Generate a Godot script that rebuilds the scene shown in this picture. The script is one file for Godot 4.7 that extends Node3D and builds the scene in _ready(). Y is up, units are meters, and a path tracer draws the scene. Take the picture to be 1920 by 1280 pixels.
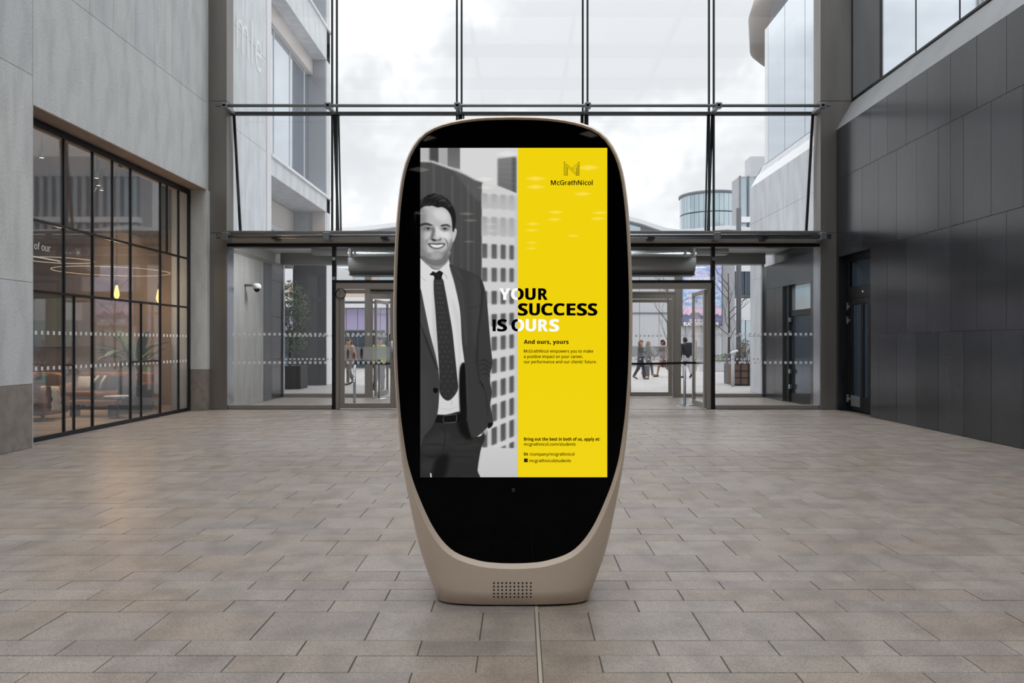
extends Node3D

# Pixel measurements were turned into places with the pinhole model of the photo: 1400 px focal length, eye 1.547 m above the paving,
# looking level along -z; the axis meets the frame at (975, 643).
const F := 1400.0
const EYE := 1.547
const VX := 975.0
const VY := 643.0

var M := {}
var T := {}
var used := {}
var rng := RandomNumberGenerator.new()

func at(px: float, py: float, d: float) -> Vector3:
	return Vector3((px - VX) * d / F, EYE + (VY - py) * d / F, -d)

func xx(px: float, d: float) -> float:
	return (px - VX) * d / F

func hh(py: float, d: float) -> float:
	return EYE + (VY - py) * d / F

# ---------------------------------------------------------------- nodes
func numbered(called: String) -> String:
	if not used.has(called):
		used[called] = 0
		return called
	used[called] += 1
	return "%s_%03d" % [called, used[called]]

func tag(o: Node, label: String, category: String, group := "", kind := "") -> Node:
	o.set_meta("label", label)
	o.set_meta("category", category)
	if group: o.set_meta("group", group)
	if kind: o.set_meta("kind", kind)
	return o

func thing(called: String, label: String, category: String, where := Vector3.ZERO, group := "", kind := "") -> Node3D:
	var o := Node3D.new()
	o.name = numbered(called)
	add_child(o)
	o.position = where
	tag(o, label, category, group, kind)
	return o

func origin_of(o: Node) -> Vector3:
	var p := Vector3.ZERO
	while o != self and o is Node3D:
		p += o.position
		o = o.get_parent()
	return p

# commits what a SurfaceTool holds (in world places) as one named mesh under its parent
func put(st: SurfaceTool, called: String, m: Material, parent: Node = self) -> MeshInstance3D:
	st.generate_normals()
	return put_mesh(st.commit(), called, m, parent)

func put_mesh(mesh: Mesh, called: String, m: Material, parent: Node = self) -> MeshInstance3D:
	var o := MeshInstance3D.new()
	o.mesh = mesh
	o.material_override = m
	if parent == self:
		o.name = numbered(called)
		add_child(o)
	else:
		o.name = called
		parent.add_child(o, true)
		o.position = -origin_of(parent)
	return o

func dup(root: Node3D, where: Vector3, label := "", turn := 0.0) -> Node3D:
	var r: Node3D = root.duplicate()
	r.name = numbered(str(root.name).rstrip("0123456789").rstrip("_"))
	add_child(r)
	r.position = where
	r.rotation.y = turn
	if label: r.set_meta("label", label)
	return r

# ---------------------------------------------------------------- shapes
func mb(smooth := false) -> SurfaceTool:
	var st := SurfaceTool.new()
	st.begin(Mesh.PRIMITIVE_TRIANGLES)
	st.set_smooth_group(0 if smooth else -1)
	return st

# a convex face whose front looks away from cen
func face(st: SurfaceTool, pts: Array, cen: Vector3) -> void:
	var mid := Vector3.ZERO
	for p in pts: mid += p
	mid /= pts.size()
	var n: Vector3 = (pts[2] - pts[0]).cross(pts[1] - pts[0])
	if pts.size() > 3: n += (pts[3] - pts[0]).cross(pts[2] - pts[0])
	var back := n.dot(mid - cen) < 0.0
	for i in range(1, pts.size() - 1):
		st.add_vertex(pts[0])
		st.add_vertex(pts[i + 1] if back else pts[i])
		st.add_vertex(pts[i] if back else pts[i + 1])

# a box between two corners, with its edges chamfered by c
func box(st: SurfaceTool, lo: Vector3, hi: Vector3, c := 0.0) -> void:
	var a := Vector3(minf(lo.x, hi.x), minf(lo.y, hi.y), minf(lo.z, hi.z))
	var b := Vector3(maxf(lo.x, hi.x), maxf(lo.y, hi.y), maxf(lo.z, hi.z))
	boxed(st, Transform3D(Basis.IDENTITY, (a + b) / 2.0), (b - a) / 2.0, c)

func boxed(st: SurfaceTool, t: Transform3D, h: Vector3, c := 0.0) -> void:
	c = minf(c, 0.45 * minf(h.x, minf(h.y, h.z)) * 2.0)
	var cen := t.origin
	var S := [-1.0, 1.0]
	for ax in 3:
		var u := (ax + 1) % 3
		var v := (ax + 2) % 3
		for s in S:
			var pts := []
			for k in [[-1, -1], [1, -1], [1, 1], [-1, 1]]:
				var p := Vector3.ZERO
				p[ax] = s * h[ax]
				p[u] = k[0] * (h[u] - c)
				p[v] = k[1] * (h[v] - c)
				pts.append(t * p)
			face(st, pts, cen)
		if c <= 0.0: continue
		for s in S:          # edges along ax
			for r in S:
				var e := []
				for k in [[0, -1], [0, 1], [1, 1], [1, -1]]:
					var p := Vector3.ZERO
					p[ax] = k[1] * (h[ax] - c)
					p[u] = s * (h[u] - (c if k[0] == 1 else 0.0))
					p[v] = r * (h[v] - (0.0 if k[0] == 1 else c))
					e.append(t * p)
				face(st, e, cen)
	if c > 0.0:
		for sx in S:
			for sy in S:
				for sz in S:
					var q := Vector3(sx, sy, sz)
					var tri := []
					for ax in 3:
						var p := Vector3(q.x * (h.x - c), q.y * (h.y - c), q.z * (h.z - c))
						p[ax] = q[ax] * h[ax]
						tri.append(t * p)
					face(st, tri, cen)

# a rectangular bar from a to b
func bar(st: SurfaceTool, a: Vector3, b: Vector3, w: float, h: float, c := 0.0) -> void:
	var f := (b - a).normalized()
	var up := Vector3.UP if absf(f.y) < 0.9 else Vector3.BACK
	var s := up.cross(f).normalized()
	boxed(st, Transform3D(Basis(s, f.cross(s).normalized(), f), (a + b) / 2.0), Vector3(w / 2.0, h / 2.0, a.distance_to(b) / 2.0), c)

# a round tube along points; r is a number or one number per point
func tube(st: SurfaceTool, pts: Array, r, seg := 8, closed := false) -> void:
	var rings := []
	var n := pts.size()
	var s := Vector3.ZERO
	for i in n:
		var a: Vector3 = pts[(i - 1 + n) % n] if closed or i > 0 else pts[0]
		var b: Vector3 = pts[(i + 1) % n] if closed or i < n - 1 else pts[n - 1]
		var f := (b - a).normalized()
		if s == Vector3.ZERO:
			s = (Vector3.UP if absf(f.y) < 0.9 else Vector3.RIGHT).cross(f).normalized()
		s = (s - f * s.dot(f)).normalized()
		var t := f.cross(s)
		var rad: float = r[i] if r is Array else r
		var ring := []
		for k in seg:
			var w := TAU * k / seg
			ring.append(pts[i] + (s * cos(w) + t * sin(w)) * rad)
		rings.append(ring)
	for i in (n if closed else n - 1):
		var A = rings[i]
		var B = rings[(i + 1) % n]
		var cen: Vector3 = (pts[i] + pts[(i + 1) % n]) / 2.0
		for k in seg:
			face(st, [A[k], A[(k + 1) % seg], B[(k + 1) % seg], B[k]], cen)
	if not closed:
		face(st, rings[0], pts[1])
		face(st, rings[n - 1], pts[n - 2])

# a profile of (radius, height) pairs turned round the y axis through o
func lathe(st: SurfaceTool, o: Vector3, prof: Array, seg := 24, sx := 1.0, sz := 1.0, from := 0.0, to := TAU) -> void:
	var steps := seg
	for i in prof.size() - 1:
		var a: Vector2 = prof[i]
		var b: Vector2 = prof[i + 1]
		for k in steps:
			var w0 := lerpf(from, to, float(k) / steps)
			var w1 := lerpf(from, to, float(k + 1) / steps)
			var p := []
			for e in [[a, w0], [a, w1], [b, w1], [b, w0]]:
				p.append(o + Vector3(e[0].x * cos(e[1]) * sx, e[0].y, e[0].x * sin(e[1]) * sz))
			var wm := (w0 + w1) / 2.0
			var out := Vector3(cos(wm) * (b.y - a.y), -(b.x - a.x), sin(wm) * (b.y - a.y))
			var mid: Vector3 = (p[0] + p[1] + p[2] + p[3]) / 4.0
			if a.x < 1e-5: p = [p[0], p[2], p[3]]
			elif b.x < 1e-5: p = [p[0], p[1], p[2]]
			face(st, p, mid - out)

# a flat outline in x-y pushed from z0 to z1
func prism(st: SurfaceTool, poly: PackedVector2Array, z0: float, z1: float, t := Transform3D.IDENTITY) -> void:
	var tri := Geometry2D.triangulate_polygon(poly)
	for z in [z0, z1]:
		var far: Vector3 = t * Vector3(0, 0, z - (100.0 if z == maxf(z0, z1) else -100.0))
		for i in range(0, tri.size(), 3):
			var p := []
			for k in 3:
				p.append(t * Vector3(poly[tri[i + k]].x, poly[tri[i + k]].y, z))
			face(st, p, p[0] + (far - t * Vector3(0, 0, z)))
	var ccw := 0.0
	for i in poly.size():
		ccw += poly[i].cross(poly[(i + 1) % poly.size()])
	for i in poly.size():
		var a := poly[i]
		var b := poly[(i + 1) % poly.size()]
		var o := Vector2(b.y - a.y, a.x - b.x) * signf(ccw)
		var q := [t * Vector3(a.x, a.y, z0), t * Vector3(b.x, b.y, z0), t * Vector3(b.x, b.y, z1), t * Vector3(a.x, a.y, z1)]
		var mid: Vector3 = (q[0] + q[2]) / 2.0
		face(st, q, mid - t.basis * Vector3(o.x, o.y, 0))

# a flat sheet of film between two corners, in the plane of constant z or constant x
func film(st: SurfaceTool, lo: Vector3, hi: Vector3) -> void:
	face(st, [lo, Vector3(hi.x, lo.y, hi.z), hi, Vector3(lo.x, hi.y, lo.z)], lo - (Vector3(0, 0, 1) if lo.z == hi.z else Vector3(1, 0, 0)))

# quads between two loops of equal length; out is away from cen
func skin(st: SurfaceTool, A: Array, B: Array, cen: Vector3, closed := true) -> void:
	var n := A.size()
	for i in (n if closed else n - 1):
		var j := (i + 1) % n
		face(st, [A[i], A[j], B[j], B[i]], cen)

# ---------------------------------------------------------------- lettering
func letters(s: String, bold: bool) -> Array:
	var tm := TextMesh.new()
	var f := SystemFont.new()
	f.font_names = PackedStringArray(["Droid Sans"])
	f.font_weight = 700 if bold else 400
	tm.font = f
	tm.font_size = 64
	tm.pixel_size = 0.01
	tm.depth = 0.0
	tm.curve_step = 1.0
	tm.horizontal_alignment = HORIZONTAL_ALIGNMENT_LEFT
	tm.text = s
	return tm.get_mesh_arrays()

func bounds(v: PackedVector3Array) -> AABB:
	var b := AABB(v[0], Vector3.ZERO)
	for p in v: b = b.expand(p)
	return b

# flat letters in the x-y plane, from x0 to x1, standing on y with capitals cap high; keep = -1 / 1 keeps what lies left / right of cut
func lettering(s: String, bold: bool, x0: float, x1: float, y: float, cap: float, keep := 0, cut := 0.0) -> ArrayMesh:
	var H := bounds(letters("H", bold)[Mesh.ARRAY_VERTEX])
	var arr := letters(s, bold)
	var v: PackedVector3Array = arr[Mesh.ARRAY_VERTEX]
	var ix: PackedInt32Array = arr[Mesh.ARRAY_INDEX] if arr[Mesh.ARRAY_INDEX] != null else PackedInt32Array(range(v.size()))
	var b := bounds(v)
	var st := mb()
	for i in range(0, ix.size(), 3):
		var tri := []
		for k in 3:
			var p := v[ix[i + k]]
			tri.append(Vector3(x0 + (p.x - b.position.x) / b.size.x * (x1 - x0), y + (p.y - H.position.y) / H.size.y * cap, 0))
		if keep != 0:
			var cutted := []
			for k in 3:
				var p: Vector3 = tri[k]
				var q: Vector3 = tri[(k + 1) % 3]
				var dp := (p.x - cut) * keep
				var dq := (q.x - cut) * keep
				if dp >= 0.0: cutted.append(p)
				if dp * dq < 0.0: cutted.append(p.lerp(q, dp / (dp - dq)))
			tri = cutted
		if tri.size() >= 3: face(st, tri, tri[0] - Vector3(0, 0, 1))
	st.generate_normals()
	return st.commit()

# ---------------------------------------------------------------- materials
func noise_tex(size: int, freq: float, oct: int, lo: float, hi: float, kind := FastNoiseLite.TYPE_SIMPLEX_SMOOTH, sd := 1) -> NoiseTexture2D:
	var n := FastNoiseLite.new()
	n.noise_type = kind
	n.seed = sd
	n.frequency = freq
	n.fractal_octaves = oct
	var t := NoiseTexture2D.new()
	t.width = size
	t.height = size
	t.seamless = true
	t.noise = n
	var g := Gradient.new()
	g.set_color(0, Color(lo, lo, lo))
	g.set_color(1, Color(hi, hi, hi))
	t.color_ramp = g
	return t

func mat(called: String, c: Color, rough: float, metal := 0.0) -> StandardMaterial3D:
	var m := StandardMaterial3D.new()
	m.resource_name = called
	m.albedo_color = c
	m.roughness = rough
	m.metallic = metal
	M[called] = m
	return m

func grain(m: StandardMaterial3D, t: Texture2D, scale: Vector3) -> StandardMaterial3D:
	m.albedo_texture = t
	m.uv1_triplanar = true
	m.uv1_world_triplanar = true
	m.uv1_scale = scale
	return m

func grain2(m: StandardMaterial3D, t: Texture2D, scale: Vector3) -> StandardMaterial3D:
	m.detail_enabled = true
	m.detail_albedo = t
	m.detail_blend_mode = BaseMaterial3D.BLEND_MODE_MUL
	m.detail_uv_layer = BaseMaterial3D.DETAIL_UV_2
	m.uv2_triplanar = true
	m.uv2_world_triplanar = true
	m.uv2_scale = scale
	return m

func c8(r: int, g: int, b: int) -> Color:
	return Color(r / 255.0, g / 255.0, b / 255.0)

func glow(called: String, c: Color, e: float) -> StandardMaterial3D:
	var m := mat(called, Color(0.02, 0.02, 0.02), 0.4)
	m.emission_enabled = true
	m.emission = c
	m.emission_energy_multiplier = e
	return m

func glass(called: String, c: Color, a: float) -> StandardMaterial3D:
	var m := mat(called, Color(c.r, c.g, c.b, a), 0.02)
	m.transparency = BaseMaterial3D.TRANSPARENCY_ALPHA
	return m

func materials() -> void:
	T.speck = noise_tex(512, 0.16, 3, 0.72, 1.14, FastNoiseLite.TYPE_VALUE_CUBIC, 3)
	T.blotch = noise_tex(256, 0.02, 4, 0.86, 1.06, FastNoiseLite.TYPE_SIMPLEX_SMOOTH, 5)
	T.soft = noise_tex(256, 0.012, 4, 0.92, 1.04, FastNoiseLite.TYPE_SIMPLEX_SMOOTH, 8)
	T.grainy = noise_tex(512, 0.09, 4, 0.92, 1.05, FastNoiseLite.TYPE_SIMPLEX, 11)
	T.rough = noise_tex(256, 0.03, 4, 0.6, 1.3, FastNoiseLite.TYPE_SIMPLEX_SMOOTH, 14)
	var tones := [c8(168, 157, 148), c8(164, 152, 142), c8(171, 161, 153), c8(163, 153, 147), c8(166, 153, 142)]
	for i in tones.size():
		var m := grain(mat("granite_%d" % i, tones[i], 0.36), T.speck, Vector3.ONE * 2.2)
		grain2(m, T.blotch, Vector3.ONE * 0.55)
	mat("grout", c8(92, 84, 78), 0.9)
	mat("joint_strip", c8(190, 182, 170), 0.5, 0.3)
	grain2(grain(mat("concrete", c8(216, 219, 219), 0.75), T.soft, Vector3(0.9, 0.22, 0.9)), T.grainy, Vector3(0.6, 0.35, 0.6))
	grain2(grain(mat("concrete_b", c8(212, 215, 217), 0.75), T.soft, Vector3(0.9, 0.22, 0.9)), T.grainy, Vector3(0.6, 0.35, 0.6))
	grain2(grain(mat("plinth_stone", c8(150, 143, 136), 0.6), T.blotch, Vector3.ONE * 0.8), T.grainy, Vector3.ONE)
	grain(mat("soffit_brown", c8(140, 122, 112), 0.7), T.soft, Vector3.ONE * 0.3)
	for i in 3:
		var k: int = [0, 8, -6][i]
		var m := grain2(grain(mat("dark_stone_%d" % i, c8(45 + k, 47 + k, 52 + k), 0.2), T.blotch, Vector3(0.5, 0.12, 0.5)), T.grainy, Vector3(1.2, 0.5, 1.2))
		m.metallic_specular = 0.55
	grain(mat("sill_stone", c8(150, 153, 156), 0.45), T.soft, Vector3.ONE * 0.4)
	grain(mat("outer_stone", c8(212, 215, 220), 0.6), T.soft, Vector3(0.7, 0.2, 0.7))
	grain(mat("outer_panel", c8(218, 222, 226), 0.5), T.soft, Vector3(0.7, 0.2, 0.7))
	mat("outer_frame", c8(226, 226, 228), 0.5)
	mat("outer_dark", c8(92, 94, 99), 0.5)
	mat("outer_beige", c8(226, 219, 216), 0.7)
	grain(mat("steel", c8(134, 130, 125), 0.42, 0.5), T.soft, Vector3(0.5, 0.1, 0.5))
	mat("stainless", c8(176, 180, 186), 0.25, 0.95)
	mat("bronze", c8(144, 138, 131), 0.45, 0.3)
	mat("black_metal", c8(22, 22, 24), 0.4, 0.3)
	mat("mullion_green", c8(26, 38, 36), 0.4, 0.2)
	mat("rail_grey", c8(128, 132, 134), 0.35, 0.5)
	mat("transom_grey", c8(52, 56, 58), 0.4, 0.3)
	mat("fin_white", c8(205, 212, 212), 0.4)
	glass("clear_glass", Color(0.5, 0.56, 0.55), 0.02)
	M.clear_glass.metallic_specular = 0.4
	glass("shop_glass", Color(0.84, 0.88, 0.92), 0.02)
	M.shop_glass.metallic = 0.03
	mat("mirror_glass", c8(212, 220, 228), 0.05, 0.94)
	mat("band_film", c8(180, 184, 186), 0.6)
	mat("dot_film", c8(240, 242, 244), 0.6)
	for q in [M.dot_film, M.band_film]:
		q.transparency = BaseMaterial3D.TRANSPARENCY_ALPHA
	M.dot_film.albedo_color.a = 0.86
	M.band_film.albedo_color = Color(0.72, 0.74, 0.75, 0.66)
	mat("duct_silver", c8(190, 198, 200), 0.3, 0.85)
	mat("vest_ceiling", c8(205, 208, 208), 0.7)
	mat("air_curtain", c8(128, 128, 128), 0.4, 0.4)
	mat("roof_white", c8(220, 222, 222), 0.6)
	# kiosk
	mat("shell", c8(230, 212, 194), 0.42)
	mat("face_glass", c8(4, 4, 6), 0.015)
	M.face_glass.metallic_specular = 0.2
	mat("hole", c8(22, 20, 18), 0.9)
	# shop
	grain(mat("shop_wall", c8(138, 120, 106), 0.8), T.soft, Vector3.ONE * 0.4)
	grain(mat("shop_floor", c8(150, 128, 108), 0.5), T.soft, Vector3(0.3, 1, 2.5))
	mat("shop_ceiling", c8(120, 110, 102), 0.8)
	grain(mat("leather", c8(150, 104, 66), 0.4), T.soft, Vector3.ONE * 2.0)
	mat("leather_dark", c8(98, 62, 42), 0.5)
	mat("fabric_white", c8(205, 200, 196), 0.9)
	mat("fabric_black", c8(30, 30, 34), 0.9)
	mat("fabric_orange", c8(190, 92, 50), 0.9)
	mat("fabric_green", c8(40, 100, 82), 0.8)
	grain(mat("throw", c8(206, 196, 180), 0.95), T.rough, Vector3(8, 8, 8))
	mat("mirror", c8(176, 186, 180), 0.05, 0.4)  # pale grey body stands in for the bright reflection
	mat("planter_black", c8(28, 28, 30), 0.5)
	mat("leaf", c8(46, 74, 42), 0.45)
	M.leaf.backlight_enabled = true
	M.leaf.backlight = Color(0.08, 0.14, 0.05)
	mat("stem", c8(70, 84, 50), 0.7)
	mat("soil", c8(48, 38, 30), 0.95)
	# outside
	grain(mat("plaza", c8(172, 169, 168), 0.7), T.soft, Vector3.ONE * 0.25)
	mat("brick", c8(206, 190, 178), 0.8)
	mat("fascia", c8(236, 238, 240), 0.5)
	mat("cladding", c8(196, 198, 202), 0.6)
	mat("cladding_b", c8(170, 172, 178), 0.6)
	mat("facade_glass", c8(184, 200, 208), 0.08, 0.6)
	mat("balcony_clad", c8(138, 131, 126), 0.6)
	grain(mat("lobby_concrete", c8(160, 160, 158), 0.7), T.soft, Vector3(0.9, 0.22, 0.9))
	mat("facade_glass_dark", c8(70, 84, 98), 0.1, 0.5)
	mat("facade_frame", c8(120, 124, 130), 0.5)
	mat("lilac", c8(178, 168, 205), 0.5)
	mat("bark", c8(72, 64, 58), 0.9)
	mat("olive_leaf", c8(96, 108, 84), 0.7)
	mat("grass", c8(96, 120, 60), 0.9)
	mat("timber", c8(112, 88, 74), 0.8)
	mat("letter_white", c8(236, 238, 238), 0.6)

# ---------------------------------------------------------------- the scene
func _ready() -> void:
	# camera
	var cam := Camera3D.new()
	cam.name = "camera"
	cam.projection = Camera3D.PROJECTION_FRUSTUM
	cam.near = 0.05
	cam.far = 400.0
	cam.size = 0.05 * 1280.0 / F
	cam.frustum_offset = Vector2((960.0 - VX) / F, (VY - 640.0) / F) * 0.05
	cam.position = Vector3(0, EYE, 0)
	add_child(cam)
	cam.current = true
	# sky: high overcast with soft cloud
	var env := Environment.new()
	env.background_mode = Environment.BG_SKY
	env.sky = Sky.new()
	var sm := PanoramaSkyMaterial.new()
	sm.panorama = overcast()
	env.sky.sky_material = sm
	env.tonemap_mode = Environment.TONE_MAPPER_LINEAR
	env.tonemap_exposure = 1.0
	env.sdfgi_enabled = true
	env.ssao_enabled = true
	env.ssil_enabled = true
	var we := WorldEnvironment.new()
	we.name = "world_environment"
	we.environment = env
	add_child(we)
	# the hall's diamond ceiling lamps, some of them added (mesh and light of each stand together in diamond_lights)
	materials()
	diamond_lights()
	# setting
	paving()
	left_wall()
	right_wall()
	hall_ends()
	shopfront()
	curtain_wall()
	vestibule()
	service_door()
	# things
	kiosk()
	barriers()
	shop_things()
	outside_near()
	plaza_things()
	plaza_buildings()
	people()

func overcast() -> ImageTexture:
	var w := 1024
	var h := 512
	var n := FastNoiseLite.new()
	n.noise_type = FastNoiseLite.TYPE_SIMPLEX_SMOOTH
	n.seed = 21
	n.frequency = 1.5
	n.fractal_octaves = 5
	n.fractal_gain = 0.5
	n.domain_warp_enabled = true
	n.domain_warp_amplitude = 0.35
	n.domain_warp_frequency = 1.1
	var a := PackedFloat32Array()
	a.resize(w * h * 4)
	for j in h:
		var el := (0.5 - (j + 0.5) / h) * PI
		var cy := cos(el)
		var y := sin(el)
		for i in w:
			var k := (j * w + i) * 4
			if y < -0.02:
				a[k] = 0.36
				a[k + 1] = 0.36
				a[k + 2] = 0.36
				a[k + 3] = 1.0
				continue
			var lon := TAU * (i + 0.5) / w
			var c := n.get_noise_3d(cos(lon) * cy, y * 1.9, sin(lon) * cy)
			var t := smoothstep(-0.3, 0.34, c)
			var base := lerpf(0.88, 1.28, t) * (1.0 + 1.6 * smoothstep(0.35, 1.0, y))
			a[k] = base * lerpf(0.955, 1.0, t)
			a[k + 1] = base * lerpf(0.985, 1.005, t)
			a[k + 2] = base * lerpf(1.02, 1.01, t)
			a[k + 3] = 1.0
	return ImageTexture.create_from_image(Image.create_from_data(w, h, false, Image.FORMAT_RGBAF, a.to_byte_array()))

const CEIL := 10.6

func diamond_lights() -> void:
	var lamp := glow("lamp_white", c8(255, 246, 232), 2.5)
	mat("lamp_rim", c8(150, 150, 150), 0.5)
	var st := mb()
	var r := 0.58
	prism(st, PackedVector2Array([Vector2(r, 0), Vector2(0, r), Vector2(-r, 0), Vector2(0, -r)]), 0.0, 0.02, Transform3D(Basis(Vector3.RIGHT, PI / 2), Vector3.ZERO))
	st.generate_normals()
	var panel := st.commit()
	var fr := mb()
	for k in 4:
		var a := Vector3(cos(k * PI / 2), 0, sin(k * PI / 2)) * (r + 0.03)
		var b := Vector3(cos((k + 1) * PI / 2), 0, sin((k + 1) * PI / 2)) * (r + 0.03)
		bar(fr, a, b, 0.04, 0.06)
	fr.generate_normals()
	var rim := fr.commit()
	# seen mirrored in the kiosk glass, but the nearest ones added unseen for light: x, distance along the mirrored ray
	var spots := [[3.1, 32.0], [-4.2, 32.6], [-0.6, 35.4], [3.5, 38.2], [-5.2, 38.6], [0.84, 40.7], [-1.9, 40.9], [0.89, 42.9], [-1.96, 43.1], [3.75, 44.9], [2.45, 51.2], [5.5, 51.4], [-3.7, 51.8],
		[-7.0, 51.5], [2.5, 54.2], [5.6, 53.8], [-3.6, 54.6], [0.96, 56.2], [-2.2, 56.3], [0.93, 59.4], [-2.2, 59.6], [4.45, 62.4], [1.05, 66.7], [-4.5, 66.0], [1.07, 70.8], [4.2, 24.0], [-3.6, 24.6], [1.2, 27.4], [-1.4, 22.6], [4.6, 29.5], [-5.4, 28.6]]
	for s in spots:
		var z: float = s[1] - 8.84
		var o := thing("diamond_light", "flat white diamond lamp in the dark ceiling, of a set partly added for light", "ceiling lamp", Vector3(s[0], CEIL - 0.05, z), "diamond ceiling lamps")
		put_mesh(panel, "diffuser", lamp, o).position = Vector3.ZERO
		put_mesh(rim, "frame", M.lamp_rim, o).position = Vector3.ZERO
		var l := AreaLight3D.new()
		l.name = "lamp_light"
		l.area_size = Vector2(0.8, 0.8)
		l.light_color = Color(1.0, 0.93, 0.84)
		l.light_energy = 0.6
		l.area_range = 60.0
		l.shadow_enabled = true
		o.add_child(l, true)
		l.basis = Basis(Vector3.UP, PI / 4) * Basis(Vector3.RIGHT, -PI / 2)
		l.position = Vector3(0, -0.06, 0)

# ---------------------------------------------------------------- hall
const XL := -7.2       # left wall face
const XR := 7.34       # right wall face
const XG := -7.58      # shop glazing
const ZC := -17.33     # front of the steel columns

func slab_tile(w: float, l: float) -> Mesh:
	var key := "tile_%.3f_%.3f" % [w, l]
	if not T.has(key):
		var st := mb()
		var c := 0.0022
		var x := w / 2.0
		var z := l / 2.0
		var lo := []
		var mid := []
		var top := []
		for k in [[-1, -1], [1, -1], [1, 1], [-1, 1]]:
			lo.append(Vector3(k[0] * x, -0.02, k[1] * z))
			mid.append(Vector3(k[0] * x, -c, k[1] * z))
			top.append(Vector3(k[0] * (x - c), 0, k[1] * (z - c)))
		skin(st, lo, mid, Vector3(0, -0.01, 0))
		skin(st, mid, top, Vector3(0, -0.1, 0))
		face(st, top, Vector3(0, -1, 0))
		st.generate_normals()
		T[key] = st.commit()
	return T[key]

func paving() -> void:
	rng.seed = 7
	var fl := thing("floor", "warm grey granite paving in staggered rows across the hall floor", "floor", Vector3.ZERO, "", "structure")
	var st := mb()
	box(st, Vector3(-8.0, -0.3, -17.5), Vector3(8.2, -0.007, -2.3))
	put(st, "bedding", M.grout, fl)
	st = mb()
	box(st, Vector3(-8.0, -0.3, -2.3), Vector3(8.2, 0.0, 76.0))
	put(st, "paving", M.granite_0, fl)
	var edges := [2.3, 2.5, 2.9, 3.1, 3.32, 3.509, 3.697, 3.887, 4.30, 4.491, 4.691, 4.86, 5.058, 5.446, 5.843, 6.039, 6.239, 6.62, 7.018, 7.204, 7.414, 7.816, 8.232, 8.625, 9.0]
	var steps := [0.2, 0.2, 0.4, 0.4, 0.2, 0.2, 0.4, 0.4, 0.4, 0.2, 0.2]
	var k := 0
	while edges[-1] < 17.3:
		edges.append(minf(edges[-1] + steps[k % steps.size()], 17.45))
		k += 1
	var rest := mb()
	var count := 0
	var g := 0.0025
	for i in edges.size() - 1:
		var d0: float = edges[i] + g
		var d1: float = edges[i + 1] - g
		var dm := (d0 + d1) / 2.0
		var off := (0.39 if i % 2 == 1 else 0.09) - 0.0045 * (dm - 4.0)
		var nx := int(floor((XG - off) / 0.6))
		while nx * 0.6 + off < XR:
			var x0 := maxf(nx * 0.6 + off + g * 1.2, XG + 0.01)
			var x1 := minf((nx + 1) * 0.6 + off - g * 1.2, XR - 0.01)
			nx += 1
			if x1 - x0 < 0.02: continue
			# the metal strip in front of the kiosk divides its tiles
			var spans := [[x0, x1]]
			if d1 < 4.45 and x0 < 0.108 and x1 > 0.082:
				spans = []
				if 0.082 - x0 > 0.02: spans.append([x0, 0.082])
				if x1 - 0.108 > 0.02: spans.append([0.108, x1])
			for sp in spans:
				var px0: float = VX + sp[0] * F / d0
				var px1: float = VX + sp[1] * F / d0
				var lift := rng.randf_range(-0.0012, 0.0012)
				var tone := rng.randi() % 5
				var seen: bool = maxf(px0, VX + sp[0] * F / d1) < 1935.0 and px1 > -15.0 and px0 < 1935.0 and d1 > 3.3
				if seen and count < 298 and d0 < 9.1:
					count += 1
					var o := put_mesh(slab_tile(sp[1] - sp[0], d1 - d0), "tile", M["granite_%d" % tone], fl)
					o.position = Vector3((sp[0] + sp[1]) / 2.0, lift, -dm)
				else:
					var tc: Color = M["granite_%d" % tone].albedo_color.srgb_to_linear()
					rest.set_color(tc)
					box(rest, Vector3(sp[0], -0.02, -d1), Vector3(sp[1], lift, -d0))
	var gv: StandardMaterial3D = M.granite_0.duplicate()
	gv.resource_name = "granite_rest"
	gv.albedo_color = Color.WHITE
	gv.vertex_color_use_as_albedo = true
	put(rest, "tile", gv, fl).set_meta("kind", "stuff")
	st = mb()
	box(st, Vector3(0.086, -0.02, -4.5), Vector3(0.104, 0.0015, -2.3), 0.002)
	put(st, "joint_strip", M.joint_strip, fl)

# a cladding panel standing in a plane of constant x, with its front at x and facing dir
func panel_x(st: SurfaceTool, x: float, dir: float, d0: float, d1: float, h0: float, h1: float, thick := 0.03, g := 0.003, c := 0.003) -> void:
	box(st, Vector3(x, h0 + g, -d0 - g), Vector3(x - dir * thick, h1 - g, -d1 + g), c)

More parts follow.
